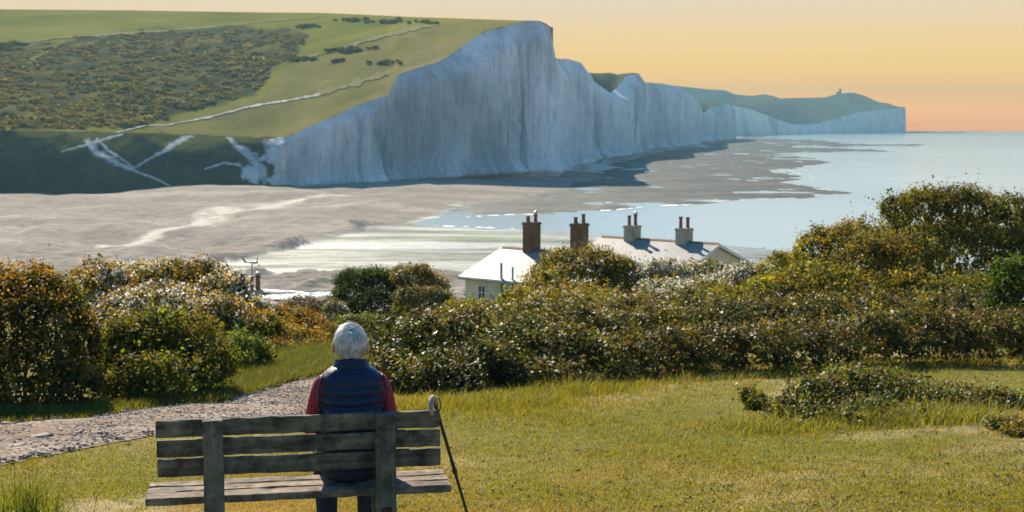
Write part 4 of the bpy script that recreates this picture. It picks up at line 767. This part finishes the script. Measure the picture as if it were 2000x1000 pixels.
def h_lawn(x, y, r_):
    d_ = seg_dist(lawn_edge, x, y, False); t_ = np.clip(1 - d_ / 2.2, 0, 1) * (y > 12); pu = np.clip(1 - seg_dist(ue, x, y, False) / 1.2, 0, 1)
    return r_.uniform(.012, .032, len(x)) * (1 + 2.5 * t_ ** 1.5 + 2.5 * pu + .7 * np.clip(fbm(x * .7, y * .7, 0, 3, 88) * 2, 0, 1))
GC = [(.15, .152, .024), (.185, .172, .03), (.225, .185, .044), (.115, .125, .022)]
blades('short_grass', 260000, reg_lawn, h_lawn, .0042, GC, [3, 3, 2, 2], 201, label='short sunlit lawn grass around the bench', cat='grass')
def reg_edge(n_, r_):
    q = resample(lawn_edge, 400); k = r_.integers(0, 400, n_); x = q[k, 0] + r_.normal(size=n_) * .2; y = q[k, 1] + np.abs(r_.normal(size=n_)) * .8 - .1
    k2 = r_.random(n_) < .35; c_ = np.array([(1640, 835, 9.), (1750, 830, 9.), (1560, 842, 5.), (1030, 792, 6.), (1850, 820, 6.)]); kk = r_.integers(0, 5, n_)
    w_ = np.array([on_ground(a, b)[:2] for a, b, _ in c_]); x = np.where(k2, w_[kk, 0] + r_.normal(size=n_) * .4, x); y = np.where(k2, w_[kk, 1] + r_.normal(size=n_) * .25 + .1, y)
    return x, y
blades('tall_grass', 26000, reg_edge, lambda x, y, r_: r_.uniform(.04, .13, len(x)) * (.5 + np.clip(.6 + 1.4 * fbm(x * .8, y * .8, 0, 3, 66), 0, 1.2)) * np.where(r_.random(len(x)) < .05, 1.8, 1), .0045, [(.15, .165, .028), (.19, .18, .038), (.12, .14, .022), (.22, .17, .065)], [3, 3, 3, 1], 202, .45, label='longer grass fringe along the foot of the right brambles')
bank_e = poly_world([(-60, 815), (60, 812), (180, 806), (280, 795), (420, 782), (480, 765), (540, 745), (600, 728), (650, 715)])
def reg_bank(n_, r_):
    q = resample(bank_e, 400); k = r_.integers(0, 400, n_); u = r_.uniform(0, 1, n_); x = q[k, 0] + r_.normal(size=n_) * .25 + .0; y = q[k, 1] + r_.uniform(-.35, .9, n_) + 6 * u * (k > 240) * (k - 240) / 160
    k3 = r_.random(n_) < .5; yy = 1 / r_.uniform(1 / 36., 1 / 17.5, n_); xx = yy * r_.uniform(-.205, -.115, n_); x = np.where(k3, xx, x); y = np.where(k3, yy, y)
    ok = ~inside(PATH, x, y); return x[ok], y[ok]
blades('bank_grass', 72000, reg_bank, lambda x, y, r_: r_.uniform(.05, .16, len(x)) * (1 + np.clip((y - 18) / 6, 0, 1.4)), .005, [(.09, .115, .018), (.12, .135, .022), (.065, .085, .016), (.17, .14, .04)], [3, 3, 2, 1], 203, .5, label='lush green grass bank between the path and the left shrubs')

# small broad-leaved weeds scattered in the lawn
r_ = np.random.default_rng(61); nw = 420; wy = 1 / r_.uniform(1 / 20.0, 1 / 9.2, nw); wx = wy * r_.uniform(-.1, .40, nw); okw = ~inside(PATH, wx, wy); wx, wy = wx[okw], wy[okw]; nw = len(wx)
wr_ = r_.uniform(.02, .07, nw); q = np.repeat(np.stack([wx, wy, ground(wx, wy)], -1), 10, 0) + r_.normal(size=(nw * 10, 3)) * np.repeat(wr_, 10)[:, None] * (1, 1, .25); q[:, 2] = np.maximum(q[:, 2], ground(q[:, 0], q[:, 1]) + .012)
nq = r_.normal(size=(len(q), 3)) * .45 + (0, 0, 1); nq /= np.linalg.norm(nq, axis=1)[:, None]; V, F, T = leaves(q, nq, r_.uniform(.015, .035, len(q)), .6, palette([(.07, .10, .018), (.11, .13, .022), (.18, .15, .03), (.10, .06, .03)], [4, 3, 2, 1], len(q), r_), r_)
mk('lawn_weeds', V, F, M['leaf'], attrs={'tint': T}, label='small clover and weed leaves dotted across the lawn', cat='weeds', kind='stuff')

# path stones
def stone_mesh(seed, flat):
    bm = bmesh.new(); bmesh.ops.create_icosphere(bm, subdivisions=1, radius=1); r_ = random.Random(seed)
    for v in bm.verts: v.co = Vector((v.co.x * r_.uniform(.7, 1.2), v.co.y * r_.uniform(.6, 1.1), v.co.z * flat * r_.uniform(.7, 1.1)))
    me = bpy.data.meshes.new('stone'); bm.to_mesh(me); bm.free(); me.materials.append(M['stone']); return me
smesh = [stone_mesh(k, f) for k, f in enumerate((.5, .35, .6, .25, .45))]
def stone(x, y, sx_, sy_, sz_, rz, k):
    o = bpy.data.objects.new('stone', smesh[k % 5]); COL.objects.link(o); o.parent = path; o.location = (x, y, float(ground(x, y)) + .03 + sz_ * .12); o.scale = (sx_, sy_, sz_); o.rotation_euler = (random.uniform(-.15, .15), random.uniform(-.15, .15), rz)
for (px, py, wpx, hpx) in [(70, 861, 90, 10), (28, 879, 60, 14), (12, 868, 40, 10), (85, 893, 36, 14), (135, 882, 26, 12), (215, 852, 30, 7), (188, 853, 36, 8), (55, 852, 26, 8), (8, 846, 26, 10), (250, 868, 16, 8), (160, 868, 24, 8), (100, 874, 30, 8)]:
    p = on_ground(px, py); s_ = wpx / 2 * p[1] / FPX; stone(p[0], p[1], s_, max(s_ * .6, .05), max(s_ * .35, .04), random.uniform(-.3, .3), random.randrange(5))
cnt = 0
while cnt < 230:
    k = random.random() ** 1.4; i = int(k * 150); t_ = random.random(); x, y = (le[i] * (1 - t_) + ue[i] * t_); s_ = random.uniform(.015, .05) * (1.5 if random.random() < .12 else 1)
    stone(float(x), float(y), s_, s_ * random.uniform(.6, 1), s_ * random.uniform(.5, 1), random.uniform(0, 6.3), random.randrange(5)); cnt += 1
bm0 = bmesh.new(); bmesh.ops.create_icosphere(bm0, subdivisions=1, radius=1); bv0 = np.array([v.co[:] for v in bm0.verts]); bf0 = np.array([[v.index for v in f.verts] for f in bm0.faces]); bm0.free()
n_ = 5200; i_ = rng.integers(0, 200, n_); t_ = rng.random(n_); xy = le[i_] * (1 - t_)[:, None] + ue[i_] * t_[:, None] + rng.normal(size=(n_, 2)) * .05; ss = rng.uniform(.006, .02, (n_, 1, 1)) * rng.uniform(.5, 1.2, (n_, 1, 3))
gp = np.concatenate([xy, (ground(xy[:, 0], xy[:, 1]) + .035 + .02 * fbm(xy[:, 0] * 3, xy[:, 1] * 3, 0, 4, 3))[:, None]], 1)
gv = gp[:, None] + bv0[None] * ss * rng.uniform(.7, 1.3, (n_, len(bv0), 1)); gf = (bf0[None] + (np.arange(n_) * len(bv0))[:, None, None]).reshape(-1, 3)
mk('gravel', gv, gf, M['stone'], path, kind='stuff')

# weeds in the bottom left corner
wp = on_ground(60, 995) if False else np.array([P(np.array(60.), np.array(1000.), np.array(8.6))[0], 8.6, 0.]); wp[2] = ground(wp[0], wp[1])
wd = empty('weed_clump', V2(wp), label='dry dark weed stems and grass blades in the bottom left corner', cat='weeds')
def weed(p0, p1, p2, r0, name='stem', mat='dead_stem'):
    pts = [P(np.array(float(a)), np.array(float(b)), np.array(c_)) - wp for a, b, c_ in (p0, p1, p2)]; a, b, c_ = map(V2, pts)
    q = [(1-t)**2*a + 2*t*(1-t)*b + t*t*c_ for t in [k/8 for k in range(9)]]; MB().tube(q, [r0*(1-.75*k/8) for k in range(9)], 5).build(name, M[mat], wd)
for a in [((-10, 1130, 8.6), (20, 960, 8.6), (0, 940, 8.5), .006), ((0, 1010, 8.6), (25, 965, 8.6), (50, 932, 8.6), .004), ((20, 1120, 8.7), (40, 960, 8.7), (75, 962, 8.8), .005), ((30, 1120, 8.5), (30, 990, 8.5), (28, 905, 8.6), .004), ((60, 1120, 8.6), (66, 960, 8.6), (54, 912, 8.7), .0045), ((20, 1060, 8.5), (50, 985, 8.5), (76, 960, 8.5), .005), ((40, 1030, 8.6), (60, 975, 8.6), (92, 962, 8.6), .004), ((95, 1120, 8.6), (88, 990, 8.6), (92, 952, 8.6), .004), ((118, 1120, 8.6), (120, 990, 8.6), (112, 980, 8.6), .004), ((110, 1120, 8.7), (125, 980, 8.7), (155, 978, 8.7), .004), ((150, 1120, 8.6), (152, 980, 8.6), (138, 967, 8.6), .0035), ((176, 1120, 8.6), (182, 980, 8.6), (191, 965, 8.6), .004)]: weed(*a)
r_ = np.random.default_rng(9); n_ = 420; gx0 = wp[0] + r_.normal(size=n_) * .13 - .05; gy0 = wp[1] + r_.normal(size=n_) * .15; gz0 = ground(gx0, gy0); hb = r_.uniform(.15, .42, n_) * np.exp(-((gx0 - wp[0]) / .3) ** 2); ln = r_.normal(size=(n_, 2)) * .28
b = np.stack([gx0, gy0, gz0], -1) - wp; aa = r_.uniform(0, 6.28, n_); sx_ = np.stack([np.cos(aa), np.sin(aa), 0 * aa], -1) * .004; md = b + np.stack([ln[:, 0] * hb * .35, ln[:, 1] * hb * .35, hb * .6], -1); tp = b + np.stack([ln[:, 0] * hb, ln[:, 1] * hb, hb], -1)
i = np.arange(n_)[:, None] * 5
mk('grass_blades', np.stack([b - sx_, b + sx_, md + sx_ * .8, md - sx_ * .8, tp], 1), np.concatenate([i + [0, 1, 2], i + [0, 2, 3], i + [3, 2, 4]], 0), M['grass'], wd, attrs={'tint': np.repeat(palette([(.09, .13, .02), (.13, .15, .03)], [1, 1], n_, r_), 5, 0)}, kind='stuff')

# ------------------------------------------------------------------ bench
BY = 7.5; bc = P(np.array(587.), np.array(900.), np.array(BY)); BYAW = R(10.5)
gb = CZ - 2.42
bench = empty('bench', (bc[0], bc[1], gb), BYAW, label='weathered grey wooden park bench with slatted back on the lawn', cat='bench')
def plank(name, lo, hi, mat, seed, ax=0, nseg=26, parent=bench):
    """a plank with worn, slightly wavering arrises; long axis ax"""
    lo, hi = np.array(lo, float), np.array(hi, float); c = (lo + hi) / 2; h = (hi - lo) / 2; oth = [k for k in range(3) if k != ax]
    ch = .006; a, b = h[oth[0]], h[oth[1]]
    prof = np.array([(-a+ch, -b), (a-ch, -b), (a-ch*.3, -b+ch*.3), (a, -b+ch), (a, b-ch), (a-ch*.3, b-ch*.3), (a-ch, b), (-a+ch, b), (-a+ch*.3, b-ch*.3), (-a, b-ch), (-a, -b+ch), (-a+ch*.3, -b+ch*.3)])
    tt_ = np.linspace(-h[ax], h[ax], nseg); tt_ = np.concatenate([[tt_[0]], [tt_[0] + .004], tt_[1:-1], [tt_[-1] - .004], [tt_[-1]]]); ns = len(tt_)
    sc_ = np.ones(ns); sc_[0] = sc_[-1] = 1
    V = np.zeros((ns, 12, 3))
    for q in range(ns):
        ins = .004 if q in (0, ns - 1) else 0
        jit = .0018 * rng.normal(size=(12, 2)); wv = .003 * np.array([fbm(tt_[q] * 3, seed, 0, 2, seed), fbm(tt_[q] * 3, seed + 9, 0, 2, seed)])
        pr = prof * (1 - ins / np.array([a, b])) + jit + wv
        V[q, :, ax] = tt_[q]; V[q, :, oth[0]] = pr[:, 0]; V[q, :, oth[1]] = pr[:, 1]
    V += c
    F = [list(map(int, f)) for f in grid_faces(ns, 12, True)] + [list(range(11, -1, -1)), [(ns - 1) * 12 + k for k in range(12)]]
    return mk(name, V.reshape(-1, 3), F, M[mat], parent)
hl = .752
for k, (z0, z1, dx) in enumerate([(.770, .860, 0), (.665, .756, .003), (.558, .651, .005)]): plank('back_slat', (-hl + dx, -.012, z0), (hl + dx, .022, z1), 'timber', 11 + k)
for k, (y0, y1) in enumerate([(-.035, .083), (.100, .205), (.222, .327)]): plank('seat_slat', (-.812, y0, .412), (.812, y1, .452), 'timber_seat', 21 + k)
for k, xp in enumerate((-.455, .452)):
    plank('post', (xp - .052, -.088, -.12), (xp + .052, -.014, .866 - .004 * k), 'timber_post', 31 + k, 2)
    plank('front_leg', (xp - .045, .24, -.12), (xp + .045, .31, .372), 'timber_post', 41 + k, 2); plank('seat_bearer', (xp - .04, -.012, .335), (xp + .04, .235, .410), 'timber', 51 + k, 1)
    MB().box((xp - .03, -.094, .30), (xp + .03, -.0885, .36), .002).build('bracket', M['iron'], bench)
    for zc in (.817, .714, .608): MB().lathe([(.009, 0), (.009, .004), (.004, .007)], n=8).build('bolt_head', M['iron'], bench).matrix_local = Matrix.Translation((xp, .0225, zc)) @ Matrix.Rotation(R(-90), 4, 'X')

# ------------------------------------------------------------------ walking stick
BM_ = Matrix.Translation((bc[0], bc[1], gb)) @ Matrix.Rotation(BYAW, 4, 'Z')
st0 = BM_ @ Vector((.735, .075, .895))
st_end = Vector(P(np.array(934.), np.array(1120.), np.array(7.95))); st_end.z = float(ground(st_end.x, st_end.y)) - .01
ws = empty('walking_stick', st_end, label='black walking stick with cork handle hooked over the bench end', cat='walking stick')
q0 = st0 - st_end; ax_ = -q0
def at_(t): return q0 + ax_ * t
MB().tube([at_(0), at_(.45)], .0095, 10).build('upper_shaft', M['black_metal'], ws, True)
MB().tube([at_(.44), at_(.78)], .0082, 10).build('middle_shaft', M['black_metal'], ws, True)
MB().tube([at_(.77), at_(1.0)], [.0068, .006], 10).build('lower_shaft', M['black_metal'], ws, True)
for t_ in (.43, .77): MB().tube([at_(t_), at_(t_ + .012), at_(t_ + .035), at_(t_ + .045)], [.0105, .0135, .0135, .010], 10).build('twist_lock', M['black_metal'], ws, True)
MB().tube([at_(.985), at_(1.0)], [.011, .013], 10).build('ferrule', M['black_metal'], ws, True)
hx = BM_.to_3x3()
hpts = [q0 + hx @ Vector(v) for v in ((.012, .0, -.02), (.004, -.004, .012), (-.012, -.025, .03), (-.028, -.062, .026), (-.034, -.10, .004), (-.032, -.122, -.03), (-.028, -.128, -.052))]
MB().tube(hpts, [.010, .0125, .0135, .0135, .013, .012, .008], 12).build('handle', M['cork'], ws, True)
MB().tube([q0 + hx @ Vector(v) for v in ((0, .01, .02), (.03, .02, .012), (.04, .03, -.03), (.02, .035, -.09), (-.015, .03, -.10), (-.02, .02, -.04), (0, .012, .01))], .0035, 6).build('wrist_strap', M['black_metal'], ws, True)

# ------------------------------------------------------------------ person, sitting with the back to us
pc = BM_ @ Vector((.290, .195, 0))
person = empty('person', pc, BYAW, label='white-haired person in navy quilted vest and red checked shirt sitting on the bench', cat='person')
def loft(rings, n_=48, power=2.4, quilt=None):
    V = []
    for (z, hw, hd, yc) in rings:
        for k in range(n_):
            a = 2 * math.pi * k / n_; ca, sa = math.cos(a), math.sin(a); e_ = 2 / power
            V.append((math.copysign(abs(ca) ** e_, ca) * hw, yc + math.copysign(abs(sa) ** e_, sa) * hd, z))
    F = [list(map(int, f)) for f in grid_faces(len(rings), n_, True)] + [list(range(n_ - 1, -1, -1)), [(len(rings) - 1) * n_ + k for k in range(n_)]]
    return np.array(V), F
def interp_rings(keys, zs):
    k = np.array(keys); return [(z, *[float(np.interp(z, k[:, 0], k[:, c_])) for c_ in (1, 2, 3)]) for z in zs]
# body: overlapping tapered forms fused into one surface
bodym = MB()
def ell(c, r, n_=16):
    prof = [(math.sin(math.pi * k / 12), -math.cos(math.pi * k / 12)) for k in range(13)]
    V = [(c[0] + r[0] * p * math.cos(2*math.pi*k/n_), c[1] + r[1] * p * math.sin(2*math.pi*k/n_), c[2] + r[2] * z) for p, z in ((max(a, .02), b) for a, b in prof) for k in range(n_)]
    bodym.add(V, [list(map(int, f)) for f in grid_faces(13, n_, True)] + [list(range(n_-1, -1, -1)), [12*n_+k for k in range(n_)]])
ell((0, 0, .56), (.165, .12, .13)); ell((0, .0, .72), (.145, .10, .16)); ell((0, .005, .92), (.165, .10, .15)); bodym.tube([(0, .0, 1.0), (0, .02, 1.07), (0, .035, 1.15)], [.07, .058, .056], 14)
ell((0, .045, 1.205), (.076, .094, .100)); ell((0, .085, 1.15), (.056, .06, .06)); ell((0, .138, 1.19), (.014, .018, .022)); ell((0, .122, 1.14), (.028, .02, .012))
for s_ in (-1, 1):
    ell((s_ * .094, .05, 1.183), (.012, .02, .034)); ell((s_ * .034, .128, 1.22), (.014, .012, .01))
    bodym.tube([(s_ * .12, .0, 1.0), (s_ * .162, .0, .965), (s_ * .188, .01, .86), (s_ * .204, .03, .735)], [.05, .046, .042, .038], 12)
    bodym.tube([(s_ * .204, .03, .735), (s_ * .175, .16, .665), (s_ * .135, .265, .615)], [.041, .036, .027], 12)
    ell((s_ * .118, .305, .60), (.042, .052, .020))
    for f in range(4): bodym.tube([(s_ * (.145 - f * .019), .34, .602), (s_ * (.140 - f * .021), .385 - .004 * abs(f - 1.5), .598), (s_ * (.130 - f * .021), .412 - .006 * abs(f - 1.5), .577)], [.0095, .009, .0075], 8)
    bodym.tube([(s_ * .085, .285, .602), (s_ * .062, .315, .598), (s_ * .055, .345, .588)], [.011, .0105, .009], 8)
    bodym.tube([(s_ * .085, .03, .535), (s_ * .11, .25, .535), (s_ * .125, .46, .52)], [.075, .066, .05], 14)
    bodym.tube([(s_ * .125, .46, .52), (s_ * .122, .468, .28), (s_ * .118, .44, .05)], [.05, .042, .034], 14)
    ell((s_ * .118, .47, .02), (.042, .11, .035))
body = bodym.build('body', M['skin'], person, True)
rm = body.modifiers.new('fuse', 'REMESH'); rm.mode = 'VOXEL'; rm.voxel_size = .008; rm.use_smooth_shade = True
sm_ = body.modifiers.new('smooth', 'SMOOTH'); sm_.factor = .5; sm_.iterations = 3
# jeans
jm = MB()
ell_b = bodym; bodym = jm
ell((0, .0, .535), (.182, .14, .10)); bodym = ell_b
for s_ in (-1, 1):
    jm.tube([(s_ * .085, .0, .545), (s_ * .11, .25, .545), (s_ * .126, .46, .53), (s_ * .127, .495, .47), (s_ * .122, .468, .28), (s_ * .118, .435, .06)], [.10, .09, .076, .074, .068, .058], 16)
jn = jm.build('jeans', M['denim'], person, True)
rm = jn.modifiers.new('fuse', 'REMESH'); rm.mode = 'VOXEL'; rm.voxel_size = .012; rm.use_smooth_shade = True; sm_ = jn.modifiers.new('smooth', 'SMOOTH'); sm_.factor = .5; sm_.iterations = 3
for s_ in (-1, 1):
    V, F = loft([(-.05, .05, .135, .475), (-.02, .053, .14, .475), (.015, .05, .125, .465), (.05, .045, .085, .44), (.09, .042, .06, .425)], 20); mk('shoe', V + np.array((s_ * .118, 0, 0)), F, M['leather'], person, True)
# quilted vest
keys = [(.46, .176, .135, -.005), (.58, .178, .14, -.005), (.72, .176, .143, -.003), (.84, .172, .14, 0), (.93, .172, .132, 0), (.985, .170, .122, .002), (1.02, .163, .112, .004), (1.048, .148, .102, .008), (1.07, .124, .092, .012), (1.088, .094, .082, .016), (1.098, .068, .07, .018)]
seams = [.50, .555, .610, .665, .720, .775, .829, .882, .934, .988, 1.10]
zs = []
for a, b in zip([.535] + seams[1:-1], seams[1:]): zs += list(np.linspace(a, min(b, 1.0975), 9)[:-1])
zs.append(1.0975)
V, F = loft(interp_rings(keys, zs), 96, 2.35)
sm = np.array(seams)
dz_ = np.array([min(abs(v[2] - s_) for s_ in sm[:-1]) for v in V]); puff = .017 * (np.clip(dz_ / .024, 0, 1) ** .5) - .005
puff *= np.where(V[:, 2] > .995, np.clip((1.09 - V[:, 2]) / .09, 0, 1) * .75 + .1, 1)
ang = np.arctan2(V[:, 1], V[:, 0]); wr = .0035 * fbm(ang * 14, V[:, 2] * 30, 0, 3, 401) + .003 * fbm(ang * 4, V[:, 2] * 9, 2, 2, 411)
crk = .004 * fbm(ang * 30, V[:, 2] * 10, 0, 2, 421) * np.clip(1 - dz_ / .014, 0, 1)
rad = V - np.stack([0 * ang, 0 * ang, V[:, 2]], -1); rn = rad / (np.linalg.norm(rad, axis=1)[:, None] + 1e-9); V = V + rn * (puff + wr + crk)[:, None]
sag = .006 * np.cos(ang * 2); V[:, 2] += np.where((V[:, 2] > .5) & (V[:, 2] < 1.03), sag * .6 + .004 * fbm(ang * 2, V[:, 2] * 3, 0, 2, 431), 0)
vest = mk('quilted_vest', V, F, M['navy'], person, True)
ck = [(1.035, .132, .097, .012), (1.06, .118, .094, .014), (1.085, .105, .090, .018), (1.11, .096, .085, .022), (1.132, .092, .083, .024), (1.138, .087, .078, .025), (1.13, .076, .069, .024), (1.07, .074, .068, .02)]
V, F = loft(ck, 48, 2.2); ang = np.arctan2(V[:, 1], V[:, 0]); V[:, 2] -= .010 * np.abs(np.cos(ang)) + np.clip(np.sin(ang), 0, 1) * .03; V[:, :2] *= 1 + .02 * fbm(ang * 3, V[:, 2] * 40, 0, 2, 441)[:, None]
mk('collar', V, F, M['navy'], vest, True)
for s_ in (-1, 1):   # armhole binding
    MB().tube([(s_ * (.150 + .026 * math.cos(a)**2 + .010), -.105 * math.cos(a) * .95, .935 + .115 * math.sin(a)) for a in [R(x) for x in range(-60, 71, 10)]], .006, 6).build('armhole_edge', M['navy'], vest, True)
# shirt sleeves
for s_ in (-1, 1):
    pts = np.array([(s_ * .120, .0, 1.015), (s_ * .148, .0, 1.0), (s_ * .166, .0, .96), (s_ * .182, .003, .90), (s_ * .200, .012, .82), (s_ * .211, .03, .745), (s_ * .203, .075, .705), (s_ * .18, .165, .665), (s_ * .145, .25, .625)])
    rr = np.array([.045, .053, .056, .056, .055, .054, .051, .047, .042]); q = np.linspace(0, 8, 60); cp = np.stack([np.interp(q, range(9), pts[:, k]) for k in range(3)], -1); ker = np.ones(7) / 7
    cp = np.stack([np.convolve(np.pad(cp[:, k], 3, 'edge'), ker, 'valid') for k in range(3)], -1); r1 = np.interp(q, range(9), rr)
    mb = MB(); mb.tube(cp, list(r1), 24); Va = np.array(mb.v); ctr = np.repeat(cp, 24, 0); dv = Va - ctr; an_ = np.tile(np.arange(24) / 24 * 6.283, 60)
    Va = ctr + dv * (1 + .11 * fbm(np.cos(an_) * 1.6 + 3, np.sin(an_) * 1.6, np.repeat(q, 24) * 1.3, 3, 451 + s_) + .05 * fbm(np.cos(an_) * 3, np.sin(an_) * 3, np.repeat(q, 24) * 4, 2, 461))[:, None]
    mk('shirt_sleeve', Va, mb.f, M['check'], person, True)
# hair: a close cap and thousands of short locks flowing from the crown
hr = np.random.default_rng(31); hc = np.array([0, .036, 1.206]); hrad = np.array([.088, .106, .105])
def on_head(th, ph): return np.stack([np.sin(th) * np.cos(ph), np.sin(th) * np.sin(ph), np.cos(th)], -1)
cap_rows = []
for q in np.linspace(.02, 2.42, 26):
    ph = np.linspace(0, 2 * math.pi, 40, endpoint=False); lim = np.where(np.sin(ph) > .25, 1.15, np.where(np.abs(np.cos(ph)) > .8, 1.75, 2.42)); th = np.minimum(q, lim); cap_rows.append(hc + on_head(th, ph) * hrad * .97)
cap = np.array(cap_rows)
hair = mk('hair', cap, grid_faces(26, 40, True), M['hair'], person, True, attrs={'tint': np.tile((.22, .23, .23), (26 * 40, 1))})
ns = 9000; ph = hr.uniform(0, 2 * math.pi, ns); th = np.arccos(1 - hr.uniform(0, 1.72, ns)); lim = np.where(np.sin(ph) > .3, 1.2, np.where(np.abs(np.cos(ph)) > .85, 1.72, 2.42)); ok = th < lim; ph, th = ph[ok], th[ok]; ns = len(ph)
root_d = on_head(th, ph); crown = np.array([.012, -.62, .80]); crown /= np.linalg.norm(crown)
fl = root_d - crown; fl -= (fl * root_d).sum(1)[:, None] * root_d; fl /= np.linalg.norm(fl, axis=1)[:, None] + 1e-6
fl += np.array([0, 0, -.75]) * np.clip(1.1 - root_d[:, 2:3], 0, 1); swirl = np.cross(root_d, fl) * (.55 * fbm(root_d[:, 0] * 4, root_d[:, 1] * 4, root_d[:, 2] * 4, 3, 471)[:, None] + .25 + .18 * hr.normal(size=(ns, 1))); fl = fl + swirl * 1.6; fl -= (fl * root_d).sum(1)[:, None] * root_d * .9; fl /= np.linalg.norm(fl, axis=1)[:, None] + 1e-6
ln_ = hr.uniform(.025, .055, ns); lift = hr.uniform(.001, .011, ns) * np.where(hr.random(ns) < .10, 1.8, 1) + .010 * np.clip(root_d[:, 2], 0, 1); p0 = hc + root_d * hrad * .96
wd_ = np.cross(root_d, fl) * (hr.uniform(.0007, .0017, ns))[:, None]; stn = []
for q in (0, .35, .7, 1.0):
    dd = root_d + fl * (ln_ * q / .1)[:, None]; dd /= np.linalg.norm(dd, axis=1)[:, None]; stn.append(hc + dd * hrad * (.96 + (lift * (q ** .7) / .1))[:, None])
V = np.stack([stn[0] - wd_, stn[0] + wd_, stn[1] - wd_, stn[1] + wd_, stn[2] - wd_ * .7, stn[2] + wd_ * .7, stn[3]], 1).reshape(-1, 3); i = np.arange(ns)[:, None] * 7
F = np.concatenate([i + [0, 1, 3], i + [0, 3, 2], i + [2, 3, 5], i + [2, 5, 4], i + [4, 5, 6]], 0)
tone = (1 + .55 * fbm(root_d[:, 0] * 9, root_d[:, 1] * 9, root_d[:, 2] * 5, 3, 481)) * (.72 + .20 * hr.normal(size=ns)).clip(.2, .92) * np.where((root_d[:, 2] < .1) & (hr.random(ns) < .35), .55, 1)
mk('locks', V, F, M['hair'], hair, attrs={'tint': np.repeat(np.stack([tone, tone, tone * .97], -1), 7, 0)}, kind='stuff')

# ------------------------------------------------------------------ haze: the air between here and the far headland
m = bpy.data.materials.new('haze'); m.use_nodes = True; n, l = m.node_tree.nodes, m.node_tree.links; n.remove(n['Principled BSDF'])
pv = n.new('ShaderNodeVolumePrincipled'); pv.inputs['Color'].default_value = (.23, .41, .50, 1); pv.inputs['Density'].default_value = .00023; pv.inputs['Anisotropy'].default_value = .1
l.new(pv.outputs[0], n['Material Output'].inputs['Volume'])
hz = MB().box((-7000, -200, -4), (7000, 4950, 150)).build('haze', m, kind='stuff', label='thin blue haze over the bay and far cliffs', cat='haze')
print('LEAVES', TOTAL[0], 'TRIS', sum(len(o.data.loops) - 2 * len(o.data.polygons) for o in COL.objects if o.type == 'MESH'), 'zmax', float(hill[..., 2].max()))
